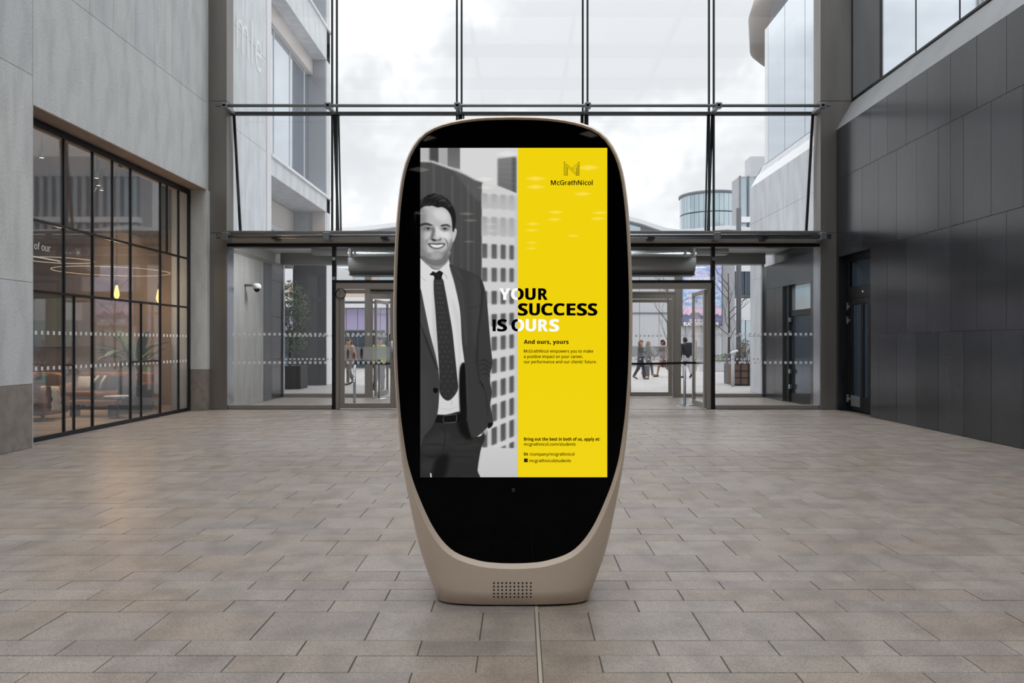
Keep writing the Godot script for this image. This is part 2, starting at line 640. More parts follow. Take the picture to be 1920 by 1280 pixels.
func left_wall() -> void:
	var w := thing("wall_left", "pale grey concrete clad wall above and beside the glazed shopfront", "wall", Vector3.ZERO, "", "structure")
	var st := mb()
	box(st, Vector3(-8.0, 5.09, -17.75), Vector3(XL - 0.03, CEIL, -11.03))
	box(st, Vector3(-8.0, 0, -11.06), Vector3(XL - 0.03, CEIL, 76.0))
	box(st, Vector3(-8.0, 0, -17.75), Vector3(XL - 0.03, 5.09, -17.14))
	put(st, "wall_core", M.concrete_b, w)
	# smooth band over the shopfront
	st = mb()
	panel_x(st, XL, 1, 11.035, 17.13, 5.07, 7.06)
	put(st, "panel", M.concrete, w)
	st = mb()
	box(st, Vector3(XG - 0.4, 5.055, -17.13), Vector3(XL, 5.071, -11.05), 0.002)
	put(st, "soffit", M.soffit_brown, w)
	var d := 12.49
	var js := [11.035, 11.76]
	while d < 17.1:
		js.append(d)
		d += 0.738
	js.append(17.13)
	for i in js.size() - 1:
		st = mb()
		panel_x(st, XL, 1, js[i], js[i + 1], 7.06, CEIL)
		put(st, "panel", M.concrete if i % 2 else M.concrete_b, w)
	# end pier beside the steel column, facing the hall
	for e in [[0.0, 0.945, "plinth_stone"], [0.945, 5.07, "concrete"]]:
		st = mb()
		box(st, Vector3(-7.62, e[0], -17.75), Vector3(XL, e[1] - 0.004, -17.13), 0.003)
		put(st, "plinth" if e[0] == 0.0 else "pier", M[e[2]], w)
	# near pier
	var hs := [0.0, 0.945, 2.44, 5.5, 8.05, CEIL]
	var ds := [11.03, 9.55, 8.07, 6.59, 5.1, 3.6, 2.1, 0.6]
	for i in ds.size() - 1:
		for k in hs.size() - 1:
			st = mb()
			panel_x(st, XL, 1, ds[i + 1], ds[i], hs[k], hs[k + 1])
			put(st, "plinth" if k == 0 else "panel", M.plinth_stone if k == 0 else (M.concrete_b if k % 2 else M.concrete), w)
	st = mb()
	box(st, Vector3(-7.7, 0, -11.045), Vector3(XL, 5.07, -11.03), 0.002)
	put(st, "pier_return", M.concrete_b, w)

func right_wall() -> void:
	var w := thing("wall_right", "dark honed stone panelled wall with sloping sill under high glazing", "wall", Vector3.ZERO, "", "structure")
	var st := mb()
	box(st, Vector3(XR + 0.03, 0, -15.63), Vector3(8.3, 6.47, 76.0))
	box(st, Vector3(XR + 0.03, 3.56, -17.34), Vector3(8.3, 6.47, -15.63))
	box(st, Vector3(7.72, 6.47, -17.34), Vector3(8.3, CEIL, 76.0))
	put(st, "wall_core", M.dark_stone_2, w)
	var hs := [0.0, 1.744, 3.535, 5.316, 6.485]
	var step := 0.732
	for row in 4:
		var js := []
		var d := 12.73 + (step / 2.0 if row % 2 == 0 else 0.0) - step * 12
		while d < 17.3:
			if d > 4.0: js.append(d)
			d += step
		if row == 2: js.append(12.73)
		js.append(17.33)
		js.sort()
		for i in js.size() - 1:
			var d0: float = js[i]
			var d1: float = js[i + 1]
			if row < 2:
				if d0 > 15.6: continue
				d1 = minf(d1, 15.64)
			if d1 - d0 < 0.05: continue
			st = mb()
			panel_x(st, XR + rng.randf_range(0.0, 0.0015), -1, d0, d1, hs[row], hs[row + 1], 0.03, 0.0025, 0.002)
			put(st, "panel", M["dark_stone_%d" % (rng.randi() % 3)], w)
	# sloping stone sill in two strips with a shadow joint
	var a := Vector2(XR, 6.485)
	var b := Vector2(7.71, 7.17)
	for e in [[0.0, 0.56, 0.0], [0.58, 1.0, 0.012]]:
		var p := a.lerp(b, e[0])
		var q := a.lerp(b, e[1])
		st = mb()
		var pts := PackedVector2Array([p, q, Vector2(q.x + 0.05, q.y - 0.03), Vector2(p.x + 0.06, p.y - 0.01)])
		var A := []
		var B := []
		for v in pts:
			A.append(Vector3(v.x + e[2], v.y, -17.33))
			B.append(Vector3(v.x + e[2], v.y, 10.0))
		skin(st, A, B, Vector3((p.x + q.x) / 2.0 + 0.05, (p.y + q.y) / 2.0 - 0.02, -4))
		put(st, "sill", M.sill_stone, w)
	# upper glazing
	var g := thing("window_3", "high strip of silvery reflective glazing above the dark stone wall", "window", Vector3.ZERO, "", "structure")
	var ds := [17.33, 15.95, 14.53, 13.08, 11.62, 10.16, 8.7, 7.24, 5.78, 4.3, 2.8, 1.3]
	st = mb()
	box(st, Vector3(7.69, 7.16, -17.33), Vector3(7.73, 7.21, 1.0), 0.004)
	put(st, "frame", M.black_metal, g)
	for i in ds.size() - 1:
		st = mb()
		box(st, Vector3(7.705, 7.2, -ds[i] + 0.012), Vector3(7.72, CEIL, -ds[i + 1] - 0.012), 0.002)
		put(st, "pane", M.mirror_glass, g)
		st = mb()
		var wide := 0.07 if i < 2 else 0.016
		box(st, Vector3(7.695, 7.2, -ds[i] + wide / 2), Vector3(7.72, CEIL, -ds[i] - wide / 2))
		put(st, "mullion", M.black_metal, g)

func hall_ends() -> void:
	var st := mb()
	box(st, Vector3(-8.0, CEIL, 6.1), Vector3(8.3, CEIL + 0.3, 76.0))
	tag(put(st, "ceiling", mat("ceiling_grey", c8(58, 56, 54), 0.8)), "dark flat ceiling of the hall behind the camera", "ceiling", "", "structure")
	st = mb()
	box(st, Vector3(-8.0, 0, 76.0), Vector3(8.3, CEIL + 0.3, 76.3))
	tag(put(st, "wall_back", mat("back_grey", c8(120, 112, 104), 0.8)), "far end wall of the hall behind the camera", "wall", "", "structure")
	# unseen glazed roof over the front of the hall, its extent set to light it
	var r := thing("window_4", "unseen glazed roof on grey steel beams, sized to light the hall", "roof window", Vector3.ZERO, "", "structure")
	st = mb()
	for i in 9:
		var z := -17.6 + i * 2.96
		box(st, Vector3(-7.9, CEIL + 0.0, z - 0.06), Vector3(8.2, CEIL + 0.4, z + 0.06))
	for x in [-7.3, -4.41, -1.43, 1.55, 4.55, 7.8]:
		box(st, Vector3(x - 0.05, CEIL + 0.15, -17.7), Vector3(x + 0.05, CEIL + 0.4, 6.1))
	put(st, "roof_beams", M.rail_grey, r)
	for i in 8:
		st = mb()
		var z := -17.6 + i * 2.96
		box(st, Vector3(-7.9, CEIL + 0.41, z + 0.01), Vector3(8.2, CEIL + 0.422, z + 2.95))
		put(st, "pane", M.clear_glass, r)
	# steel columns at both ends of the glazed front
	for e in [[-7.27, -6.81, "left", "tall bronze-grey steel column between concrete wall and glazed front"], [6.976, 7.72, "right", "tall bronze-grey steel column between glazed front and dark stone wall"]]:
		var o := thing("trim_1" if e[2] == "left" else "trim_2", e[3], "column", Vector3((e[0] + e[1]) / 2.0, 0, -17.54), "", "structure")
		for k in [[0.0, 4.1], [4.106, 7.16], [7.166, CEIL + 0.1]]:
			st = mb()
			box(st, Vector3(e[0], k[0], -17.75), Vector3(e[1], k[1], ZC), 0.006)
			put(st, "casing", M.steel, o)
		st = mb()
		var xi: float = e[1] if e[2] == "left" else e[0]
		box(st, Vector3(xi - 0.006, 0, -17.745), Vector3(xi + 0.006, 3.85, ZC - 0.02), 0.002)
		put(st, "reveal", M.stainless, o)

func shopfront() -> void:
	var w := thing("window_1", "black steel framed shop window with small panes under the concrete wall", "shop window", Vector3(XG, 0, -14.0), "", "structure")
	var top := 5.055
	var far := 17.13
	var near := 11.06
	var fx := 0.022    # half depth of the frame
	var member := func(d0: float, d1: float, h0: float, h1: float) -> void:
		var s := mb()
		box(s, Vector3(XG - fx, h0, -d0), Vector3(XG + fx, h1, -d1), 0.004)
		put(s, "frame_bar", M.black_metal, w)
	(member as Callable).call(near, far, 0.0, 0.075)
	(member as Callable).call(near, far, top - 0.12, top)
	(member as Callable).call(far - 0.1, far, 0.075, top - 0.12)
	(member as Callable).call(near, near + 0.07, 0.075, top - 0.12)
	var mains := [12.4, 13.23, 14.52, 15.72, 16.56]
	for d in mains:
		(member as Callable).call(d - 0.022, d + 0.022, 0.075, top - 0.12)
	# the bays: depths of their ends, then heights where they are crossed, then short extra bars (depth, from, to)
	var ends := [near + 0.07, 12.4, 13.23, 14.52, 15.72, 16.56, far - 0.1]
	var H := [0.075, 2.36, 3.47, top - 0.12]
	var extra := {1: [12.68, 0, 1], 2: [13.87, 1, 3], 3: [14.93, 0, 1], 4: [16.02, 2, 3]}
	for i in 6:
		var a: float = ends[i] + (0.022 if i > 0 else 0.0)
		var b: float = ends[i + 1] - (0.022 if i < 5 else 0.0)
		for k in [1, 2]:
			(member as Callable).call(a, b, H[k] - 0.022, H[k] + 0.022)
		for k in 3:
			var h0: float = H[k] + (0.022 if k > 0 else 0.0)
			var h1: float = H[k + 1] - (0.022 if k < 2 else 0.0)
			var cuts := [a, b]
			if extra.has(i) and k >= extra[i][1] and k < extra[i][2]:
				var e: float = extra[i][0]
				(member as Callable).call(e - 0.015, e + 0.015, h0, h1)
				cuts = [a, e - 0.015, e + 0.015, b]
			for c in range(0, cuts.size(), 2):
				var rows := [h0, h1]
				if k == 0 and ((i == 1 and c == 0) or i == 3):
					(member as Callable).call(cuts[c], cuts[c + 1], 1.165, 1.195)
					rows = [h0, 1.165, 1.195, h1]
				for q in range(0, rows.size(), 2):
					var s := mb()
					box(s, Vector3(XG - 0.006, rows[q], -cuts[c]), Vector3(XG + 0.006, rows[q + 1], -cuts[c + 1]))
					put(s, "pane", M.shop_glass, w)
	# two rows of white squares on the glass
	for h in [1.145, 1.71]:
		var s := mb()
		var d := 11.2
		while d < 17.0:
			film(s, Vector3(XG + 0.008, h - 0.03, -d), Vector3(XG + 0.008, h + 0.03, -d - 0.06))
			d += 0.15
		var o := put(s, "safety_dots", M.dot_film, w)
		o.set_meta("kind", "stuff")
	# white lettering and rule on the first pane
	var lt := put_mesh(lettering("of our", false, 0.0, 0.4, 0.0, 0.108), "lettering", M.letter_white, w)
	lt.position = Vector3(0.009, 3.015, -11.64 + 14.0)
	lt.basis = Basis(Vector3.UP, PI / 2)
	var s2 := mb()
	box(s2, Vector3(XG + 0.006, 2.885, -11.1), Vector3(XG + 0.009, 2.905, -12.3))
	put(s2, "rule", M.letter_white, w)

# ---------------------------------------------------------------- glazed front
const FL := -6.81
const FR := 6.976
const MX := [-4.38, -1.43, 1.546, 4.53]

func curtain_wall() -> void:
	var w := thing("window_2", "tall glazed front of the hall with slender mullions and steel rails", "glazed front", Vector3(0, 0, -17.6), "", "structure")
	var st: SurfaceTool
	var zg := -17.66
	var xs := [FL] + MX + [FR]
	# large panes in two tiers above the entrance beam
	for i in 5:
		for t in [[4.13, 6.965], [6.975, CEIL]]:
			st = mb()
			box(st, Vector3(xs[i] + 0.02, t[0], zg - 0.006), Vector3(xs[i + 1] - 0.02, t[1], zg + 0.006))
			put(st, "pane", M.clear_glass, w)
	# mullions: two dark edges with a pale fin between
	for x in MX:
		for s in [-0.062, 0.05]:
			st = mb()
			box(st, Vector3(x + s - 0.022, 4.13, zg - 0.03), Vector3(x + s + 0.022, CEIL, zg + 0.03), 0.004)
			put(st, "mullion", M.mullion_green, w)
	# upper dark rail and the stainless pipe in front of it
	st = mb()
	box(st, Vector3(FL, 6.92, -17.68), Vector3(FR, 6.995, -17.57), 0.008)
	put(st, "transom", M.transom_grey, w)
	st = mb(true)
	tube(st, [Vector3(-6.95, 6.967, -17.05), Vector3(7.08, 6.967, -17.05)], 0.036, 12)
	put(st, "rail", M.rail_grey, w)
	for x in [-6.74] + MX + [6.9]:
		st = mb()
		bar(st, Vector3(x, 6.96, -16.99), Vector3(x, 6.96, -17.6), 0.09, 0.07, 0.01)
		box(st, Vector3(x - 0.07, 6.9, -17.12), Vector3(x + 0.07, 7.03, -16.99), 0.012)
		put(st, "bracket", M.rail_grey, w)
		# raking fins below the rail
		for e in [[0.0, 0.06, -17.6, -18.02], [0.1 * (-1.0 if x > 0 else 1.0), 0.035, -17.62, -17.86]]:
			if e[0] != 0.0 and absf(x) > 6: continue
			st = mb()
			bar(st, Vector3(x + e[0], 6.93, e[2]), Vector3(x + e[0], 4.1, e[3]), e[1], 0.05, 0.008)
			put(st, "raking_fin", M.black_metal, w)
	# entrance beam with its pipe
	st = mb()
	box(st, Vector3(FL, 3.87, -17.78), Vector3(FR, 4.13, -17.28), 0.01)
	put(st, "beam", M.bronze, w)
	st = mb()
	box(st, Vector3(-6.86, 4.075, -17.27), Vector3(7.02, 4.135, -17.2), 0.008)
	put(st, "beam_cap", M.steel, w)
	st = mb()
	box(st, Vector3(FL, 3.79, -17.7), Vector3(FR, 3.87, -17.4), 0.004)
	put(st, "head_channel", M.black_metal, w)
	for s in [[4.005, 0.034, "stainless"], [3.945, 0.018, "stainless"]]:  # the thinner tube stands in for the shadow line under the pipe
		st = mb(true)
		tube(st, [Vector3(-6.93, s[0], -17.05), Vector3(7.1, s[0], -17.05)], s[1], 12)
		put(st, "rail", M[s[2]], w)
	for x in [-6.74, -4.42, 4.5, 6.92]:
		st = mb()
		box(st, Vector3(x - 0.075, 3.9, -17.3), Vector3(x + 0.075, 4.07, -16.99), 0.012)
		put(st, "bracket", M.rail_grey, w)
	for x in [-5.6, -3.1, 3.0, 5.6]:
		st = mb()
		box(st, Vector3(x - 0.08, 3.925, -17.3), Vector3(x + 0.08, 3.965, -17.02), 0.008)
		put(st, "clip", M.black_metal, w)
	# entrance level, front line
	entrance_line(w, -17.5, false)

# posts, transom, fixed glass; used for both lines of the lobby
func entrance_line(w: Node3D, z: float, back: bool) -> void:
	var st: SurfaceTool
	var pm: Material = M.bronze if back else M.black_metal
	for x in [-4.355, 4.52]:
		st = mb()
		var hw := 0.085 if back else 0.042
		box(st, Vector3(x - hw, 0, z - 0.08), Vector3(x + hw, 3.79, z + 0.05), 0.005)
		put(st, "post", pm, w)
		if not back:
			for h in [3.06, 3.52]:
				st = mb()
				box(st, Vector3(x - 0.03, h - 0.04, z + 0.05), Vector3(x + 0.045, h + 0.04, z + 0.07), 0.008)
				put(st, "clamp", M.stainless, w)
	for s in [[FL, -4.4], [4.565, FR]]:
		st = mb()
		box(st, Vector3(s[0], 0, z - 0.08), Vector3(s[1], 0.1, z + 0.06), 0.006)
		put(st, "sill", M.bronze, w)
		st = mb()
		box(st, Vector3(s[0] + 0.01, 0.1, z - 0.006), Vector3(s[1] - 0.01, 3.79, z + 0.006))
		put(st, "pane", M.clear_glass, w)
		for h in [1.09, 1.755]:
			st = mb()
			var x: float = s[0] + 0.08
			while x < s[1] - 0.08:
				film(st, Vector3(x, h - 0.03, z + 0.008), Vector3(x + 0.06, h + 0.03, z + 0.008))
				x += 0.119
			put(st, "safety_dots", M.dot_film, w).set_meta("kind", "stuff")
	st = mb()
	box(st, Vector3(-4.31, 2.96, z - 0.06), Vector3(4.475, 3.02, z + 0.05), 0.004)
	put(st, "transom", pm, w)
	st = mb()
	box(st, Vector3(-4.31, 3.02, z - 0.006), Vector3(4.475, 3.79, z + 0.006))
	put(st, "pane", M.clear_glass, w)
	st = mb()
	box(st, Vector3(-4.31, 2.815, z - 0.05), Vector3(4.475, 2.955, z + 0.04), 0.006)
	put(st, "door_head", M.bronze, w)
	for x in [-4.27, -1.62, 1.66, 4.42]:
		st = mb()
		box(st, Vector3(x - 0.045, 0, z - 0.05), Vector3(x + 0.045, 2.815, z + 0.04), 0.006)
		put(st, "jamb", M.bronze, w)
	# fixed screen between the two pairs of doors
	st = mb()
	box(st, Vector3(-1.575, 0.02, z - 0.006), Vector3(1.615, 2.815, z + 0.006))
	put(st, "pane", M.clear_glass, w)

# a glazed leaf along +x from its hinge, standing at the origin
func door_leaf(called: String, label: String, width: float, hinge: Vector3, turn: float) -> Node3D:
	var o := thing(called, label, "glass door", Vector3.ZERO, "", "structure")
	var st := mb()
	var top := 2.8
	for b in [[0.0, 0.11, 0.02, top], [width - 0.11, width, 0.02, top], [0.11, width - 0.11, 0.02, 0.14], [0.11, width - 0.11, top - 0.09, top]]:
		st = mb()
		box(st, Vector3(b[0], b[2], -0.025), Vector3(b[1], b[3], 0.025), 0.005)
		put(st, "stile" if b[3] - b[2] > 1 else "door_rail", M.bronze, o)
	st = mb()
	box(st, Vector3(0.11, 0.14, -0.005), Vector3(width - 0.11, top - 0.09, 0.005))
	put(st, "pane", M.clear_glass, o)
	st = mb()
	film(st, Vector3(0.115, 1.15, 0.007), Vector3(width - 0.115, 1.46, 0.007))
	put(st, "grey_band", M.band_film, o)
	st = mb()
	for h in [1.09, 1.755]:
		var x := 0.16
		while x < width - 0.2:
			film(st, Vector3(x, h - 0.03, 0.009), Vector3(x + 0.06, h + 0.03, 0.009))
			x += 0.12
	put(st, "safety_dots", M.dot_film, o).set_meta("kind", "stuff")
	st = mb(true)
	tube(st, [Vector3(width - 0.055, 0.85, 0.025), Vector3(width - 0.055, 0.85, 0.07), Vector3(width - 0.055, 1.6, 0.07), Vector3(width - 0.055, 1.6, 0.025)], 0.014, 8)
	put(st, "handle", M.stainless, o)
	o.position = hinge
	o.rotation.y = turn
	return o

func vestibule() -> void:
	var b := thing("window_5", "outer glazed line of the entrance lobby facing the plaza", "glazed screen", Vector3(0, 0, -21.4), "", "structure")
	entrance_line(b, -21.4, true)
	var st := mb()
	for x in [-6.79, 6.95]:
		st = mb()
		box(st, Vector3(x - 0.03, 0, -21.46), Vector3(x + 0.03, 3.85, -21.34), 0.004)
		put(st, "frame_bar", M.stainless, b)
	st = mb()
	box(st, Vector3(FL, 3.79, -21.6), Vector3(FR, 4.1, -21.2), 0.01)
	put(st, "beam", M.air_curtain, b)
	# lobby shell
	st = mb()
	box(st, Vector3(FL - 0.35, 4.1, -21.7), Vector3(FR + 0.75, 4.2, -17.75))
	tag(put(st, "ceiling_lobby", M.vest_ceiling), "pale ceiling of the entrance lobby", "ceiling", "", "structure")
	var l := thing("wall_lobby_left", "grey concrete side wall of the lobby behind the left glass", "wall", Vector3.ZERO, "", "structure")
	var ds := [17.75, 18.45, 19.15, 19.85]
	for i in 3:
		st = mb()
		panel_x(st, -6.815, 1, ds[i], ds[i + 1], 0.0, 3.7, 0.2, 0.002)
		put(st, "panel", M.lobby_concrete, l)
	for k in [[19.85, 20.45, "outer_dark"], [20.45, 21.36, "dark_stone_0"]]:
		st = mb()
		panel_x(st, -6.80, 1, k[0], k[1], 0.0, 3.7, 0.2, 0.002)
		put(st, "panel", M[k[2]], l)
	st = mb()
	box(st, Vector3(-7.15, 3.7, -21.4), Vector3(-6.8, 3.78, -17.75), 0.01)
	put(st, "coping", M.bronze, l)
	st = mb()
	box(st, Vector3(-7.2, 0, -21.4), Vector3(-7.0, 4.1, -17.75))
	put(st, "wall_core", M.vest_ceiling, l)
	var r := thing("wall_lobby_right", "dark stone side wall of the lobby behind the right glass", "wall", Vector3.ZERO, "", "structure")
	for k in [[17.75, 17.95, 0.0], [19.85, 20.45, 0.0], [20.45, 21.36, 0.0]]:
		st = mb()
		panel_x(st, 6.98, -1, k[0], k[1], 0.0, 3.05, 0.3, 0.002)
		put(st, "panel", M["dark_stone_%d" % (1 if k[0] == 19.85 else 0)], r)
	st = mb()
	panel_x(st, 6.98, -1, 17.75, 21.36, 3.05, 3.72, 0.3, 0.002)
	put(st, "panel", M.dark_stone_0, r)
	st = mb()
	box(st, Vector3(7.3, 0, -21.4), Vector3(7.6, 4.1, -17.75))
	put(st, "wall_core", M.dark_stone_2, r)
	# black door in that wall
	var dr := thing("door_5", "black framed glazed door in the lobby's dark side wall", "door", Vector3(7.2, 0, -18.9), "", "structure")
	var box_x := func(d0: float, d1: float, h0: float, h1: float, x0: float, x1: float, called: String, m: Material) -> void:
		var s := mb()
		box(s, Vector3(x0, h0, -d0), Vector3(x1, h1, -d1), 0.004)
		put(s, called, m, dr)
	(box_x as Callable).call(17.95, 18.1, 0.0, 3.05, 7.1, 7.2, "stile", M.black_metal)
	(box_x as Callable).call(19.6, 19.85, 0.0, 3.05, 7.05, 7.2, "stile", M.black_metal)
	(box_x as Callable).call(18.1, 19.6, 2.25, 2.4, 7.1, 7.2, "door_rail", M.black_metal)
	(box_x as Callable).call(18.1, 19.6, 0.0, 0.25, 7.1, 7.2, "door_rail", M.black_metal)
	(box_x as Callable).call(18.1, 19.6, 0.25, 2.25, 7.14, 7.15, "pane", M.facade_glass_dark)
	(box_x as Callable).call(18.1, 19.6, 2.4, 3.05, 7.14, 7.15, "pane", M.facade_glass)
	for h in [0.35, 0.75, 1.75, 2.1]:
		(box_x as Callable).call(19.5, 19.58, h, h + 0.12, 7.04, 7.1, "hinge", M.stainless)
	# lobby floor and air curtain
	st = mb()
	box(st, Vector3(-7.2, -0.3, -21.6), Vector3(7.6, 0, -17.5))
	tag(put(st, "floor_lobby", M.granite_2), "pale granite floor of the entrance lobby", "floor", "", "structure")
	var ac := thing("air_curtain", "silver duct over a long grey air curtain casing across the lobby", "air curtain", Vector3(0, 3.2, -18.9))
	st = mb(true)
	tube(st, [Vector3(-4.25, 3.76, -18.5), Vector3(4.35, 3.76, -18.5)], 0.075, 14)
	put(st, "duct", M.duct_silver, ac)
	for x in [-4.1, -2.0, 0.1, 2.2, 4.1]:
		st = mb(true)
		tube(st, [Vector3(x - 0.03, 3.76, -18.5), Vector3(x + 0.03, 3.76, -18.5)], 0.085, 14)
		put(st, "clip", M.duct_silver, ac)
	st = mb()
	var pr := PackedVector2Array()
	for k in 9:
		var a := PI * 0.5 * k / 8.0
		pr.append(Vector2(0.0 - 0.3 * sin(a), 3.28 + 0.36 * (1.0 - cos(a))))
	pr.append(Vector2(-0.3, 3.68))
	pr.append(Vector2(0.35, 3.68))
	pr.append(Vector2(0.35, 3.28))
	prism(st, pr, -4.3, 4.4, Transform3D(Basis(Vector3(0, 0, -1), Vector3.UP, Vector3(1, 0, 0)), Vector3(0, 0, -18.95)))
	put(st, "casing", M.air_curtain, ac)
	st = mb()
	box(st, Vector3(-4.3, 3.25, -19.25), Vector3(4.4, 3.28, -18.75), 0.005)
	put(st, "outlet", M.black_metal, ac)
	for x in [-4.2, 4.3]:
		st = mb()
		box(st, Vector3(x - 0.03, 3.68, -18.6), Vector3(x + 0.03, 4.1, -18.4))
		put(st, "bracket", M.rail_grey, ac)
	# linear lamps added under the lobby ceiling to brighten the lobby
	var strip := glow("added_strip_glow", c8(248, 248, 246), 3.0)
	for e in [[-5.2, "added white strip lamp on the lobby ceiling at far left"], [-2.0, "added white strip lamp on the lobby ceiling left of centre"], [2.2, "added white strip lamp on the lobby ceiling right of the kiosk"], [5.4, "added white strip lamp on the lobby ceiling at far right"]]:
		var p := Vector3(e[0], 4.06, -18.15)
		var lm := thing("added_strip_lamp", e[1], "strip lamp", p, "added lobby strip lamps")
		st = mb()
		box(st, p + Vector3(-0.75, 0.0, -0.06), p + Vector3(0.75, 0.04, 0.06), 0.006)
		put(st, "housing", M.cladding, lm)
		st = mb()
		box(st, p + Vector3(-0.73, -0.012, -0.05), p + Vector3(0.73, 0.0, 0.05))
		put(st, "diffuser", strip, lm)
		var al := AreaLight3D.new()
		al.name = "added_strip_light"
		al.area_size = Vector2(1.46, 0.1)
		al.light_color = c8(246, 248, 250)
		al.light_energy = 7.0
		al.area_range = 40.0
		al.shadow_enabled = true
		lm.add_child(al, true)
		al.position = Vector3(0, -0.02, 0)
		al.basis = Basis(Vector3.RIGHT, -PI / 2)
	# beams under the lobby ceiling under the lobby ceiling
	var cs := thing("ceiling_beam", "long grey beam under the lobby ceiling", "beam", Vector3(0, 3.9, -20), "", "structure")
	for z in [-20.2]:
		st = mb()
		box(st, Vector3(-5.6, 3.93, z - 0.2), Vector3(5.6, 4.1, z + 0.2), 0.02)
		put(st, "beam", M.air_curtain, cs)
	# door leaves: left pair shut, right pair standing open
	var d1 := door_leaf("door_1", "shut glass door left of the kiosk with a ring and printed figures", 1.29, Vector3(-4.22, 0, -17.5), 0.0)
	var s2 := mb(true)
	var ring := []
	for k in 20:
		ring.append(Vector3(0.03 + 0.115 * cos(TAU * k / 20), 2.7 + 0.115 * sin(TAU * k / 20), 0.06))
	tube(s2, ring, 0.011, 6, true)
	var rg := put(s2, "ring", M.black_metal, d1)
	rg.position = Vector3.ZERO
	var s3 := mb()
	box(s3, Vector3(0.72, 2.765, 0.025), Vector3(1.28, 2.805, 0.07), 0.006)
	put(s3, "closer", M.black_metal, d1).position = Vector3.ZERO
	var cols := [c8(90, 80, 84), c8(150, 150, 148), c8(140, 70, 72), c8(150, 156, 158), c8(70, 40, 46)]
	for i in 5:
		var s4 := mb()
		var x: float = [0.19, 0.27, 0.33, 0.42, 0.51][i]
		var hgt: float = [0.26, 0.27, 0.17, 0.27, 0.3][i]
		prism(s4, PackedVector2Array([Vector2(-0.02, 0), Vector2(-0.006, 0), Vector2(0, hgt * 0.4), Vector2(0.008, 0), Vector2(0.022, 0), Vector2(0.03, hgt * 0.5), Vector2(0.034, hgt * 0.75), Vector2(0.012, hgt * 0.84), Vector2(0.016, hgt * 0.95),
			Vector2(0.0, hgt), Vector2(-0.014, hgt * 0.95), Vector2(-0.01, hgt * 0.84), Vector2(-0.034, hgt * 0.74), Vector2(-0.032, hgt * 0.45)]), 0.0, 0.001)
		var fg := put(s4, "printed_figure", mat("print_%d" % i, cols[i], 0.8), d1)
		fg.position = Vector3(x, 1.165, 0.0085)
	door_leaf("door_2", "shut glass door of the left pair, hidden side behind the kiosk", 1.29, Vector3(-1.64, 0, -17.5), PI)
	door_leaf("door_3", "glass door standing open at a right angle beside the right post", 1.25, Vector3(4.345, 0, -17.52), PI / 2)
	door_leaf("door_4", "glass door standing open behind the kiosk", 1.25, Vector3(1.73, 0, -17.52), PI / 2)
	door_leaf("door_6", "outer lobby door shut at right with a grey printed band", 1.29, Vector3(4.36, 0, -21.4), PI)
	var d6 := get_child(get_child_count() - 1)
	st = mb()
	for e in [[0.22, 0.52, 1.41], [0.22, 0.4, 1.37], [0.22, 0.46, 1.33], [0.75, 0.98, 1.40], [0.8, 0.98, 1.36], [0.78, 0.98, 1.32], [0.75, 0.95, 1.28]]:
		box(st, Vector3(e[0], e[2] - 0.008, -0.0085), Vector3(e[1], e[2] + 0.008, -0.0075))
	put(st, "printed_notice", M.rail_grey, d6).position = Vector3.ZERO
	door_leaf("door_7", "outer lobby door shut beside the one nearest the right post", 1.29, Vector3(1.74, 0, -21.4), 0.0)
	door_leaf("door_8", "outer lobby door opened outward at left", 1.25, Vector3(-4.16, 0, -21.45), PI / 2 - 0.12)
	door_leaf("door_9", "outer lobby door shut at left of the hidden screen", 1.29, Vector3(-1.68, 0, -21.4), PI)

